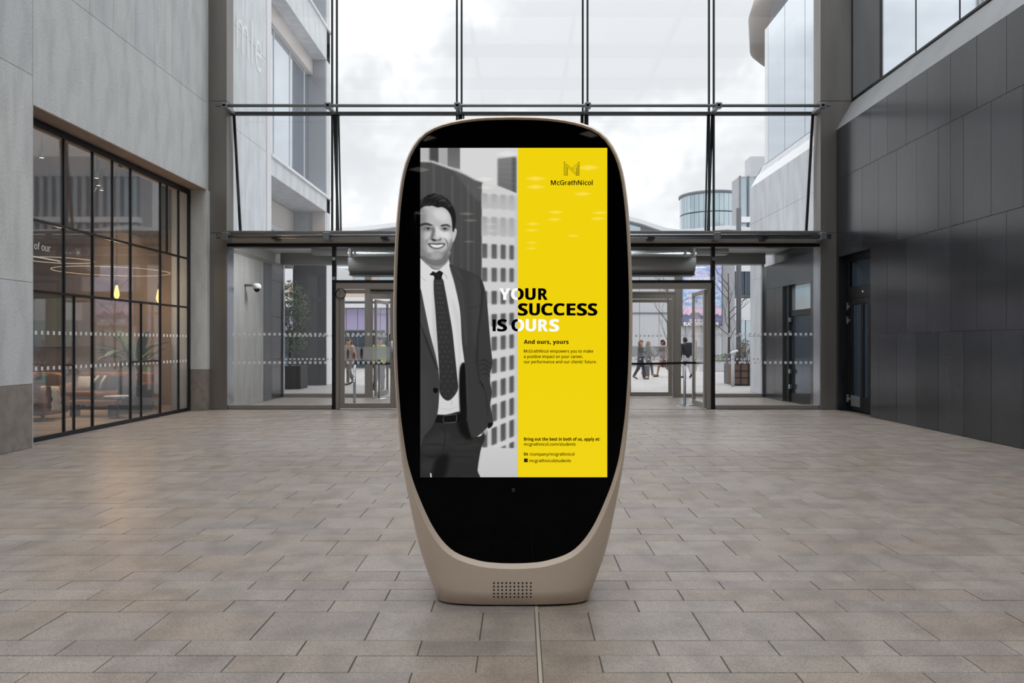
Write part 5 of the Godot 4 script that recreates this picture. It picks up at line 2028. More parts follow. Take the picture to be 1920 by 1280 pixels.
func plant() -> void:
	var p := Vector3(-8.55, 0, -16.6)
	var o := thing("potted_plant", "broad-leaved green plant in a square black planter by the lounge window", "potted plant", p)
	var st := mb()
	box(st, p + Vector3(-0.26, 0.004, -0.26), p + Vector3(0.26, 0.6, 0.26), 0.012)
	put(st, "planter", M.planter_black, o)
	st = mb()
	box(st, p + Vector3(-0.235, 0.58, -0.235), p + Vector3(0.235, 0.605, 0.235))
	put(st, "soil", M.soil, o)
	rng.seed = 31
	for i in 5:
		st = mb(true)
		var w := TAU * i / 5.0
		tube(st, [p + Vector3(cos(w) * 0.08, 0.58, sin(w) * 0.08), p + Vector3(cos(w) * 0.1, 0.95, sin(w) * 0.1), p + Vector3(cos(w) * 0.14, 1.3, sin(w) * 0.12)], [0.022, 0.018, 0.012], 8)
		put(st, "stem", M.stem, o)
	for i in 20:
		st = mb(true)
		var dir := TAU * i * 0.382 + rng.randf_range(-0.3, 0.3)
		var lift: float = [1.25, 0.9, 0.55, 0.25][i % 4] + rng.randf_range(-0.1, 0.1)
		var k := float(i) / 20.0
		blade(st, p + Vector3(cos(dir) * 0.08, 0.9 + 0.42 * k, sin(dir) * 0.07), dir, lift, rng.randf_range(0.75, 1.1) * (0.7 if cos(dir) > 0.3 else 1.0), rng.randf_range(0.085, 0.13), rng.randf_range(0.5, 1.3))
		put(st, "leaf", M.leaf, o)
# ---------------------------------------------------------------- just outside
const OL := -7.15      # face of the pale building at left
func outside_near() -> void:
	var st := mb()
	box(st, Vector3(-60, -0.3, -140), Vector3(70, -0.004, -21.6))
	tag(put(st, "ground", M.plaza), "pale stone paving of the open plaza outside", "ground", "", "structure")
	# pale panelled building at left
	var o := thing("office_building", "pale panelled building with deep window bays outside at left", "building", Vector3(-11, 0, -23))
	var whose := [o]
	var bx := func(x0: float, x1: float, d0: float, d1: float, h0: float, h1: float, called: String, m: Material, c := 0.01) -> void:
		var s := mb()
		box(s, Vector3(x0, h0, -d0), Vector3(x1, h1, -d1), c)
		put(s, called, m, whose[0])
	(bx as Callable).call(-15.0, OL - 1.3, 18.7, 28.1, 4.9, 19.0, "core", M.outer_dark)
	(bx as Callable).call(-15.0, -11.5, 21.6, 28.1, 0.0, 4.9, "core", M.outer_dark)
	var ds := [17.78, 18.13, 18.78, 19.44, 20.06, 20.72, 21.05]
	var hs := [4.25, 6.93, 9.52, 12.1, 14.7, 17.3]
	for i in ds.size() - 1:
		for k in hs.size() - 1:
			(bx as Callable).call(OL - 0.06, OL, ds[i] + 0.004, ds[i + 1] - 0.004, hs[k] + 0.004, hs[k + 1] - 0.004, "panel", M.outer_panel, 0.004)
	(bx as Callable).call(-12.0, OL - 0.06, 18.8, 21.05, 4.2, 17.3, "wall", M.outer_dark)
	(bx as Callable).call(-9.5, OL - 0.06, 17.78, 18.7, 4.2, 17.3, "wall", M.outer_dark)
	(bx as Callable).call(OL - 0.1, OL + 0.02, 21.06, 21.42, 4.0, 17.3, "window_jamb", M.outer_frame)
	# storeys: spandrel, sill, recessed glazing
	for e in [[6.38, 6.9], [12.0, 13.15]]:
		(bx as Callable).call(OL - 1.2, OL, 21.42, 28.1, e[0], e[1], "spandrel", M.outer_panel)
		(bx as Callable).call(OL - 0.66, OL + 0.06, 21.42, 28.15, e[1], e[1] + 0.09, "window_sill", M.fascia)
	(bx as Callable).call(OL - 1.2, OL, 27.62, 28.1, 4.9, 19.0, "corner_pier", M.outer_panel)
	for e in [[6.99, 12.0], [13.24, 17.3]]:
		var j := 21.42
		for d1 in [22.0, 23.6, 25.25, 26.95, 27.62]:
			(bx as Callable).call(OL - 0.68, OL - 0.64, j + 0.02, d1 - 0.02, e[0], e[1] - 0.55, "pane", M.mirror_glass, 0.0)
			(bx as Callable).call(OL - 0.7, OL - 0.62, d1 - 0.02, d1 + 0.02, e[0], e[1] - 0.55, "mullion", M.outer_frame, 0.0)
			j = d1
		(bx as Callable).call(OL - 1.2, OL - 0.5, 21.42, 27.62, e[1] - 0.56, e[1], "soffit", M.outer_beige)
		(bx as Callable).call(OL - 0.72, OL - 0.02, 27.55, 27.62, e[0], e[1], "reveal", M.cladding_b)
	# open bay below
	(bx as Callable).call(OL - 1.3, OL - 1.2, 21.42, 27.62, 5.1, 6.38, "bay_wall", M.outer_beige)
	(bx as Callable).call(OL - 1.2, OL - 0.3, 21.42, 27.62, 4.95, 5.12, "bay_ledge", M.cladding_b)
	(bx as Callable).call(OL - 0.6, OL - 0.3, 21.42, 24.6, 4.0, 4.95, "bay_panel", M.outer_dark)
	(bx as Callable).call(OL - 0.5, OL - 0.02, 27.5, 27.62, 4.95, 6.38, "reveal", M.outer_beige)
	# dark clad foot
	(bx as Callable).call(OL - 1.22, OL + 0.0, 27.5, 28.1, 0.0, 4.9, "dark_cladding", M.outer_dark)
	(bx as Callable).call(OL + 0.003, OL + 0.03, 27.52, 28.4, 0.0, 4.9, "corner_pier", M.fascia)  # white plate stands in for the lit side of the dark foot
	var lt := put_mesh(lettering("mle", false, 0.0, 1.85, 0.0, 1.1), "lettering", M.fascia, o)
	lt.position = Vector3(OL + 0.006, 8.98, -18.8) - o.position
	lt.basis = Basis(Vector3.UP, PI / 2)
	# stone building at right
	o = thing("stone_building", "pale stone building with sloping sill and tall glazing outside at right", "building", Vector3(11, 0, -21))
	whose[0] = o
	var js := [17.36, 17.85, 18.59, 19.32, 20.05, 20.8, 21.6, 22.35, 23.1, 23.75]
	var hr := [0.0, 1.744, 3.535, 5.316, 6.485]
	for i in js.size() - 1:
		for k in 4:
			if k < 2 and js[i] < 21.4: continue
			if k == 2 and js[i] < 20: 
				(bx as Callable).call(XR, XR + 0.05, js[i] + 0.003, js[i + 1] - 0.003, 4.25, hr[k + 1] - 0.003, "panel", M.outer_stone, 0.003)
				continue
			(bx as Callable).call(XR, XR + 0.05, js[i] + 0.003, js[i + 1] - 0.003, hr[k] + 0.003, hr[k + 1] - 0.003, "panel", M.outer_stone, 0.003)
	(bx as Callable).call(XR + 0.05, 14.0, 21.45, 23.7, 0.0, 6.48, "core", M.outer_dark)
	(bx as Callable).call(XR + 0.05, 14.0, 17.4, 21.45, 4.25, 6.48, "core", M.outer_dark)
	# rounded corner
	st = mb(true)
	lathe(st, Vector3(XR + 0.35, 0, -23.75), [Vector2(0.35, 0.0), Vector2(0.35, 6.485), Vector2(0.0, 7.15)], 10, 1, 1, PI, 1.5 * PI)
	put(st, "rounded_corner", M.outer_stone, o)
	(bx as Callable).call(XR + 0.35, 14.0, 23.7, 24.1, 0.0, 6.48, "end_wall", M.outer_stone)
	for e in [[0.0, 0.56, 0.0], [0.58, 1.0, 0.015]]:
		var p := Vector2(XR, 6.485).lerp(Vector2(7.71, 7.17), e[0])
		var q := Vector2(XR, 6.485).lerp(Vector2(7.71, 7.17), e[1])
		st = mb()
		var A := []
		var B := []
		for v in [p, q, Vector2(q.x + 0.05, q.y - 0.03), Vector2(p.x + 0.06, p.y - 0.01)]:
			A.append(Vector3(v.x + e[2], v.y, -17.4))
			B.append(Vector3(v.x + e[2], v.y, -23.75))
		skin(st, A, B, Vector3((p.x + q.x) / 2.0 + 0.05, (p.y + q.y) / 2.0 - 0.02, -20))
		put(st, "sill", M.fascia if e[0] == 0.0 else M.outer_stone, o)
	var gs := [17.4, 18.35, 20.2, 21.75, 23.2]
	for i in 4:
		(bx as Callable).call(7.71, 7.74, gs[i] + 0.015, gs[i + 1] - 0.015, 7.17, 11.4, "pane", M.mirror_glass, 0.0)
		(bx as Callable).call(7.72, 7.76, gs[i] - 0.02, gs[i] + 0.02, 7.17, 11.4, "mullion", M.rail_grey, 0.0)
	(bx as Callable).call(7.7, 14.0, 23.2, 23.5, 7.17, 11.4, "corner_post", M.fascia)
	(bx as Callable).call(7.78, 14.0, 17.4, 23.2, 7.0, 16.0, "core", M.outer_dark)
	st = mb(true)
	lathe(st, Vector3(9.85, 0, -25.2), [Vector2(0.0, 11.35), Vector2(1.75, 11.35), Vector2(2.0, 11.6), Vector2(2.05, 12.7), Vector2(1.9, 13.2), Vector2(0, 13.2)], 40)
	put(st, "rounded_balcony", M.balcony_clad, o)
	# dome camera on the lobby wall
	var c := thing("security_camera", "small dome security camera on the grey lobby wall", "security camera", Vector3(-6.81, 2.95, -18.5))
	st = mb(true)
	tube(st, [Vector3(-6.82, 2.98, -18.5), Vector3(-6.55, 2.98, -18.5)], 0.035, 10)
	put(st, "arm", M.rail_grey, c)
	st = mb(true)
	lathe(st, Vector3(-6.52, 2.86, -18.5), [Vector2(0, 0.17), Vector2(0.06, 0.165), Vector2(0.1, 0.12), Vector2(0.105, 0.05), Vector2(0.09, 0.03), Vector2(0, 0.03)], 18)
	put(st, "housing", M.vest_ceiling, c)
	st = mb(true)
	lathe(st, Vector3(-6.52, 2.86, -18.5), [Vector2(0.075, 0.03), Vector2(0.06, -0.02), Vector2(0.03, -0.045), Vector2(0, -0.05)], 18)
	put(st, "dome", M.face_glass, c)

# ---------------------------------------------------------------- on the plaza
func branches(st: SurfaceTool, a: Vector3, dir: Vector3, length: float, r: float, depth: int) -> void:
	var b := a + dir * length
	tube(st, [a, (a + b) / 2 + Vector3(rng.randf_range(-1, 1), 0, rng.randf_range(-1, 1)) * length * 0.05, b], [r, r * 0.85, r * 0.65], 5)
	if depth == 0: return
	for i in 3:
		var d := (dir + Vector3(rng.randf_range(-1, 1), rng.randf_range(-0.1, 0.5), rng.randf_range(-1, 1)) * 0.75).normalized()
		branches(st, a.lerp(b, [0.55, 0.8, 1.0][i]), d, length * rng.randf_range(0.5, 0.7), r * 0.5, depth - 1)

func bare_tree(label: String, p: Vector3, h: float, sd: int) -> void:
	rng.seed = sd
	var o := thing("bare_tree", label, "tree", p, "leafless young trees on the plaza")
	var st := mb(true)
	tube(st, [p, p + Vector3(0.03, h * 0.5, 0), p + Vector3(-0.02, h, 0.02)], [0.07, 0.05, 0.025], 8)
	put(st, "trunk", M.bark, o)
	st = mb(true)
	for i in 9:
		var y := h * (0.32 + 0.07 * i)
		var w := rng.randf() * TAU
		branches(st, p + Vector3(0, y, 0), Vector3(cos(w) * 0.8, 0.7, sin(w) * 0.8).normalized(), h * 0.22, 0.02, 2)
	put(st, "branches", M.bark, o)

func leafy(st: SurfaceTool, c: Vector3, r: Vector3, n: int, size: float) -> void:
	for i in n:
		var d := Vector3(rng.randfn(), rng.randfn(), rng.randfn()).normalized() * pow(rng.randf(), 0.4)
		var p := c + d * r
		var a := Vector3(rng.randfn(), rng.randfn(), rng.randfn()).normalized()
		var b := a.cross(Vector3(rng.randfn(), rng.randfn(), rng.randfn())).normalized()
		face(st, [p - a * size, p + b * size * 0.35, p + a * size, p - b * size * 0.35], p - Vector3(0, 1, 0))

func plaza_things() -> void:
	var st: SurfaceTool
	rng.seed = 5
	bare_tree("slender leafless tree seen through the outer door right of the kiosk", Vector3(xx(1252, 44), 0, -44), 5.2, 51)
	bare_tree("leafless young tree beside the timber planter outside at right", Vector3(xx(1366, 37), 0, -37), 5.0, 77)
	# olive tree in a dark planter, left
	var p := Vector3(xx(543, 25.5), 0, -25.5)
	var o := thing("olive_tree", "grey-green olive tree in a dark planter outside the left glass", "tree", p)
	st = mb()
	box(st, p + Vector3(-0.42, 0, -0.42), p + Vector3(0.5, 0.78, 0.42), 0.015)
	put(st, "planter", M.planter_black, o)
	st = mb(true)
	tube(st, [p + Vector3(0, 0.7, 0), p + Vector3(0.05, 1.5, 0.03), p + Vector3(0, 2.2, 0)], [0.06, 0.05, 0.03], 8)
	for i in 6: branches(st, p + Vector3(0, 1.5 + 0.13 * i, 0), Vector3(cos(i * 2.1), 0.9, sin(i * 2.1)).normalized(), 0.8, 0.02, 1)
	put(st, "trunk", M.bark, o)
	st = mb()
	leafy(st, p + Vector3(0.0, 2.7, 0), Vector3(0.75, 1.0, 0.7), 1600, 0.06)
	leafy(st, p + Vector3(0.1, 1.6, 0), Vector3(0.5, 0.5, 0.5), 400, 0.06)
	var lf := put(st, "foliage", M.olive_leaf, o)
	lf.set_meta("kind", "stuff")
	# timber planter with shrubs, right
	p = Vector3(xx(1391, 27.5), 0, -27.5)
	o = thing("timber_planter", "square planter with dark frame and timber panels outside at right", "planter", p)
	st = mb()
	box(st, p + Vector3(-0.42, 0.02, -0.34), p + Vector3(0.42, 0.78, 0.34), 0.01)
	put(st, "planter_box", M.timber, o)
	for i in 4:
		st = mb()
		var x: float = -0.42 + 0.28 * i
		box(st, p + Vector3(x - 0.02, 0, 0.33), p + Vector3(x + 0.02, 0.82, 0.37), 0.004)
		put(st, "frame_bar", M.black_metal, o)
	for h in [0.04, 0.29, 0.54, 0.8]:
		st = mb()
		box(st, p + Vector3(-0.44, h - 0.02, 0.335), p + Vector3(0.44, h + 0.02, 0.368), 0.004)
		put(st, "frame_bar", M.black_metal, o)
	st = mb(true)
	rng.seed = 9
	for i in 26:
		var w := rng.randf() * TAU
		var a := p + Vector3(cos(w) * 0.25, 0.78, sin(w) * 0.2)
		tube(st, [a, a + Vector3(rng.randf_range(-0.25, 0.25), rng.randf_range(0.4, 0.9), rng.randf_range(-0.2, 0.2))], [0.012, 0.004], 5)
	put(st, "shrub_stems", M.bark, o)
	st = mb()
	leafy(st, p + Vector3(0.1, 1.25, 0), Vector3(0.35, 0.45, 0.3), 260, 0.05)
	put(st, "foliage", mat("brown_leaf", c8(112, 92, 80), 0.8), o).set_meta("kind", "stuff")
	# grey cabinet beside it, pale bollard, far planter
	st = mb()
	var q := Vector3(xx(1367, 28.6), 0, -28.6)
	box(st, q + Vector3(-0.12, 0, -0.3), q + Vector3(0.16, 1.15, 0.3), 0.02)
	tag(put(st, "utility_cabinet", M.outer_dark), "narrow dark grey cabinet beside the timber planter", "cabinet")
	q = Vector3(xx(1374, 26.6), 0, -26.6)
	o = thing("bollard", "pale slender bollard with a slanted cap before the timber planter", "bollard", q)
	st = mb(true)
	tube(st, [q, q + Vector3(0, 1.2, 0)], 0.06, 12)
	put(st, "post", M.cladding, o)
	st = mb()
	boxed(st, Transform3D(Basis(Vector3.BACK, 0.35), q + Vector3(0.05, 1.24, 0)), Vector3(0.13, 0.03, 0.08), 0.01)
	put(st, "cap", M.fascia, o)
	q = Vector3(xx(1348, 41), 0, -41)
	o = thing("low_planter", "low white planter of grass on the plaza beyond the right glass", "planter", q)
	st = mb()
	box(st, q + Vector3(-1.0, 0, -0.4), q + Vector3(1.3, 0.5, 0.4), 0.02)
	put(st, "trough", M.cladding, o)
	st = mb()
	leafy(st, q + Vector3(0.1, 0.6, 0), Vector3(1.0, 0.35, 0.35), 500, 0.07)
	put(st, "grass", M.grass, o).set_meta("kind", "stuff")
	# dark lamp column
	q = Vector3(xx(1385, 33), 0, -33)
	st = mb(true)
	tube(st, [q, q + Vector3(0, 7.5, 0)], 0.11, 14)
	tag(put(st, "steel_mast", M.outer_dark), "tall dark steel mast standing on the plaza behind the timber planter", "mast")
	# round sign on a pole, left
	q = Vector3(xx(728, 38), 0, -38)
	o = thing("round_sign", "small round grey sign on a thin pole seen through the left door", "sign", q)
	st = mb(true)
	tube(st, [q, q + Vector3(0, 2.3, 0)], 0.03, 8)
	put(st, "pole", M.rail_grey, o)
	st = mb()
	var disc := PackedVector2Array()
	for k in 20: disc.append(Vector2(cos(TAU * k / 20), sin(TAU * k / 20)) * 0.17)
	prism(st, disc, 0.03, 0.05, Transform3D(Basis(), q + Vector3(0, 2.15, 0)))
	put(st, "plate", M.cladding_b, o)
	# big screen on the pavilion
	var z := -50.4
	o = thing("plaza_screen", "tall lit advertising screen on the grey pavilion across the plaza", "advertising screen", Vector3(12.28, 2.8, z))
	st = mb()
	box(st, Vector3(10.9, 2.74, z - 0.26), Vector3(13.68, 8.7, z), 0.02)
	put(st, "housing", M.outer_dark, o)
	for lx in [11.3, 13.2]:
		st = mb()
		box(st, Vector3(lx - 0.06, 0, z - 0.24), Vector3(lx + 0.06, 2.74, z - 0.12), 0.01)
		put(st, "leg", M.cladding_b, o)
	st = mb()
	for u in [[0, 0], [1, 0], [1, 1], [0, 0], [1, 1], [0, 1]]:
		st.set_uv(Vector2(u[0], u[1]))
		st.add_vertex(Vector3(lerpf(10.98, 13.6, u[0]), lerpf(8.62, 2.84, u[1]), z + 0.012))
	var pm := mat("plaza_picture", Color.BLACK, 0.5)
	pm.emission_enabled = true
	pm.emission = Color.WHITE
	pm.emission_operator = BaseMaterial3D.EMISSION_OP_MULTIPLY
	pm.emission_energy_multiplier = 1.15
	pm.emission_texture = plaza_picture()
	put(st, "picture", pm, o)
	var W := glow("screen_text_white", c8(255, 250, 246), 1.1)
	var P := glow("screen_text_pink", c8(255, 214, 206), 1.1)
	for e in [["BLACKDOVETHE.COM", true, 1282, 1347, 610.5, 6.5, W], ["TOUR TICKETS NOW", true, 1292, 1340, 602.5, 4, W], ["SKIP", true, 1288, 1300, 557, 5, P], ["NOT MISS IT", true, 1283.5, 1345, 566.5, 5.5, P], ["JON WEITLEN", true, 1285, 1326, 517, 4, P],
		["A LIVE SHOW NOT TO BE MISSED", true, 1284.5, 1345, 525, 5, W], ["ON SALE TODAY", true, 1306, 1348, 556, 5, P]]:
		var a := at(e[2], e[4], 50.38)
		var b := at(e[3], e[4], 50.38)
		var t := put_mesh(lettering(e[0], e[1], a.x, b.x, a.y, e[5] * 50.38 / F), "lettering", e[6], o)
		t.position.z += z + 0.02
	var al := AreaLight3D.new()
	al.name = "screen_light"
	al.area_size = Vector2(2.6, 5.7)
	al.light_color = c8(190, 190, 225)
	al.light_energy = 1.0
	al.area_range = 60.0
	al.shadow_enabled = true
	o.add_child(al, true)
	al.position = Vector3(0, 2.95, 0.06)
	al.basis = Basis(Vector3.UP, PI)

# ---------------------------------------------------------------- buildings round the plaza
func plaza_buildings() -> void:
	var st: SurfaceTool
	# grey pavilion that carries the screen
	var z := -50.7
	var o := thing("pavilion", "pale grey clad pavilion across the plaza behind the big screen", "building", Vector3(8, 0, z))
	st = mb()
	box(st, Vector3(1.5, 0, z - 6), Vector3(14.6, 8.9, z - 0.05))
	put(st, "core", M.cladding_b, o)
	var x := 1.5
	while x < 10.5:
		for e in [[0.02, 3.55], [3.62, 8.9]]:
			st = mb()
			box(st, Vector3(x + 0.01, e[0], z - 0.05), Vector3(minf(x + 1.31, 10.79), e[1], z), 0.01)
			put(st, "panel", M.cladding, o)
		x += 1.325
	st = mb()
	box(st, Vector3(1.5, 3.52, z), Vector3(10.8, 3.62, z + 0.04))
	put(st, "band", M.facade_frame, o)
	st = mb()
	box(st, Vector3(10.8, 0.02, z - 0.05), Vector3(13.7, 2.7, z), 0.01)
	put(st, "panel", M.cladding, o)
	st = mb()
	box(st, Vector3(13.72, 0, z - 0.3), Vector3(14.3, 8.9, z), 0.02)
	put(st, "corner_pier", M.cladding_b, o)
	# white banded block right of it
	o = thing("banded_building", "white building with horizontal glazing bands beyond the right glass", "building", Vector3(18, 0, -56))
	st = mb()
	box(st, Vector3(14.6, 0, -60.5), Vector3(22.5, 8.7, -56))
	put(st, "core", M.facade_glass_dark, o)
	for e in [[0, 0.3, "cladding"], [3.25, 4.9, "fascia"], [6.9, 8.7, "fascia"], [5.0, 5.1, "facade_frame"]]:
		st = mb()
		box(st, Vector3(14.6, e[0], -56), Vector3(22.5, e[1], -55.8), 0.01)
		put(st, "band", M[e[2]], o)
	for i in 7:
		st = mb()
		var xa := 14.6 + i * 1.13
		box(st, Vector3(xa, 4.9, -55.95), Vector3(xa + 0.05, 6.9, -55.85))
		put(st, "mullion", M.facade_frame, o)
		st = mb()
		box(st, Vector3(xa + 0.05, 0.3, -55.98), Vector3(xa + 1.12, 3.25, -55.9))
		put(st, "pane", M.facade_glass if i % 3 else M.cladding_b, o)
	# long low building with a wavy white roof edge
	o = thing("terrace_building", "long building with a wavy white roof edge across the plaza", "building", Vector3(0, 0, -62))
	var heights := []
	var n := 52
	for i in n + 1:
		var xa := lerpf(-22.0, 30.0, float(i) / n)
		var h: float
		if xa < -4.0: h = 11.95 - 1.0 * smoothstep(0.0, 1.0, clampf((-4.0 - xa) / 12.0, 0.0, 1.0))
		elif xa < 8.5: h = 11.95
		elif xa < 13.0: h = lerpf(11.95, 10.85, smoothstep(0.0, 1.0, (xa - 8.5) / 4.5))
		else: h = 10.85 + 0.35 * exp(-pow((xa - 17.0) / 2.2, 2.0))
		heights.append(Vector2(xa, h))
	for i in n:
		var a: Vector2 = heights[i]
		var b: Vector2 = heights[i + 1]
		st = mb()
		prism(st, PackedVector2Array([Vector2(a.x, a.y - 0.35), Vector2(b.x, b.y - 0.35), b, a]), -62.4, -61.2)
		put(st, "roof_edge", M.fascia, o)
		st = mb()
		prism(st, PackedVector2Array([Vector2(a.x, 9.0), Vector2(b.x, 9.0), Vector2(b.x, b.y - 0.35), Vector2(a.x, a.y - 0.35)]), -62.6, -62.0)
		put(st, "upper_glazing", (M.facade_glass if i % 2 else M.cladding_b) if a.x < 14.0 else M.brick, o)
	for i in 26:
		var xa := -22.0 + i * 2.0
		for e in [[0.1, 4.0], [5.2, 8.2]]:
			st = mb()
			box(st, Vector3(xa + 0.3, e[0], -62.1), Vector3(xa + 1.7, e[1], -61.98))
			put(st, "window", M.facade_glass_dark if e[0] < 1 else M.facade_glass, o)
		st = mb()
		box(st, Vector3(xa, 0, -62.4), Vector3(xa + 2.0, 9.0, -62.05))
		put(st, "brick_bay", M.brick, o)
	st = mb()
	box(st, Vector3(-22, 0, -68), Vector3(30, 9.5, -62.4))
	put(st, "core", M.cladding_b, o)
	for xa in [15.0, 16.2, 20.4, 22.0, 24.4, 26.6]:
		st = mb()
		box(st, Vector3(xa, 9.3, -62.0), Vector3(xa + 1.0, 10.2, -61.92))
		put(st, "window", M.facade_glass, o)
	# lilac shopfronts at left
	o = thing("lilac_shopfront", "row of lilac panels under a white canopy across the plaza at left", "shopfront", Vector3(-9.5, 0, -46))
	st = mb()
	box(st, Vector3(-17, 0, -50), Vector3(-6.5, 5.2, -46.05))
	put(st, "core", M.cladding_b, o)
	for i in 15:
		st = mb()
		var xa := -17.0 + i * 0.7
		box(st, Vector3(xa + 0.02, 2.35, -46.05), Vector3(xa + 0.68, 3.65, -45.97), 0.01)
		put(st, "panel", M.lilac, o)
		st = mb()
		box(st, Vector3(xa + 0.02, 0.05, -46.05), Vector3(xa + 0.68, 2.3, -46.0))
		put(st, "pane", M.facade_glass_dark, o)
	for e in [[3.7, 3.95], [4.1, 4.3]]:
		st = mb()
		box(st, Vector3(-17, e[0], -46.05), Vector3(-6.5, e[1], -45.5), 0.02)
		put(st, "canopy", M.fascia, o)
	st = mb()
	box(st, Vector3(-17, 4.3, -46.05), Vector3(-6.5, 5.2, -45.9))
	put(st, "upper_wall", M.brick, o)
	# white block at far left, seen above the olive tree
	o = thing("white_block", "white rendered block behind the olive tree", "building", Vector3(-14, 0, -48))
	st = mb()
	box(st, Vector3(-20, 0, -58), Vector3(-13.0, 7.0, -51), 0.03)
	put(st, "wall", M.fascia, o)
	for i in 4:
		st = mb()
		box(st, Vector3(-19.5 + i * 1.7, 3.9, -51), Vector3(-18.4 + i * 1.7, 5.0, -50.95))
		put(st, "window", M.facade_glass, o)
	# glass drum on the skyline
	o = thing("round_tower", "round glass tower storey rising over the wavy white roof", "building", Vector3(24.3, 0, -95))
	var c := Vector3(24.3, 0, -95)
	st = mb(true)
	lathe(st, c, [Vector2(3.8, 0.0), Vector2(3.8, 20.1)], 48)
	put(st, "drum", M.facade_glass_dark, o)
	for i in 40:
		var w0 := TAU * i / 40
		var w1 := TAU * (i + 0.93) / 40
		for e in [[9.0, 17.6], [17.75, 19.9]]:
			st = mb()
			var q := []
			for k in [[w0, e[0]], [w1, e[0]], [w1, e[1]], [w0, e[1]]]:
				q.append(c + Vector3(cos(k[0]) * 3.9, k[1], sin(k[0]) * 3.9))
			var q2 := []
			for v in q: q2.append(v - Vector3(v.x - c.x, 0, v.z - c.z) * 0.02)
			face(st, q, c + Vector3(0, 15, 0))
			skin(st, q, q2, (q[0] + q[2]) / 2)
			put(st, "pane", M.facade_glass if (i * 7) % 5 else mat("pale_glass", c8(170, 190, 196), 0.1, 0.5), o)
	st = mb(true)
	lathe(st, c, [Vector2(3.95, 19.9), Vector2(4.05, 20.0), Vector2(4.05, 20.25), Vector2(0, 20.3)], 48)
	put(st, "roof_rim", M.facade_frame, o)
	# tall glazed block at right
	o = thing("tower_block", "tall block with green-blue glass fins behind the stone building", "building", Vector3(26, 0, -72))
	st = mb()
	box(st, Vector3(20.6, 0, -72.6), Vector3(40, 17.2, -70.2))
	put(st, "core", M.cladding_b, o)
	for i in 24:
		st = mb()
		var xa := 20.6 + i * 0.8
		box(st, Vector3(xa + 0.06, 5.0, -70.2), Vector3(xa + 0.74, 17.0, -70.1))
		put(st, "pane", M.facade_glass, o)
		st = mb()
		box(st, Vector3(xa - 0.05, 5.0, -70.2), Vector3(xa + 0.05, 17.2, -69.8))
		put(st, "glass_fin", M.facade_frame, o)
	for h in [8.6, 12.8]:
		st = mb()
		box(st, Vector3(20.4, h, -70.3), Vector3(40, h + 0.5, -69.5), 0.02)
		put(st, "band", M.fascia, o)
	st = mb()
	box(st, Vector3(21.8, 17.2, -72.4), Vector3(40, 19.2, -70.6))
	put(st, "roof_storey", M.cladding, o)
	st = mb()
	box(st, Vector3(19.6, 9.6, -70.0), Vector3(22, 10.3, -68.0), 0.02)
	put(st, "balcony", M.fascia, o)
# ---------------------------------------------------------------- people on the plaza
# bones: [from, to, radius at from, radius at to, flattening along z]; the surface where their smoothly joined distances vanish
func field(p: Vector3, bones: Array, k: float) -> float:
	var d := 9.0
	for b in bones:
		var a: Vector3 = b[0]
		var ab: Vector3 = b[1] - a
		var ap := p - a
		var sq: float = b[4]
		if sq != 1.0:
			ap.z /= sq
			ab.z /= sq
		var t := clampf(ap.dot(ab) / maxf(ab.length_squared(), 1e-9), 0.0, 1.0)
		var e: float = (ap - ab * t).length() - lerpf(b[2], b[3], t)
		if d > 8.0: d = e
		else:
			var h := maxf(k - absf(d - e), 0.0) / k
			d = minf(d, e) - h * h * k * 0.25
	return d

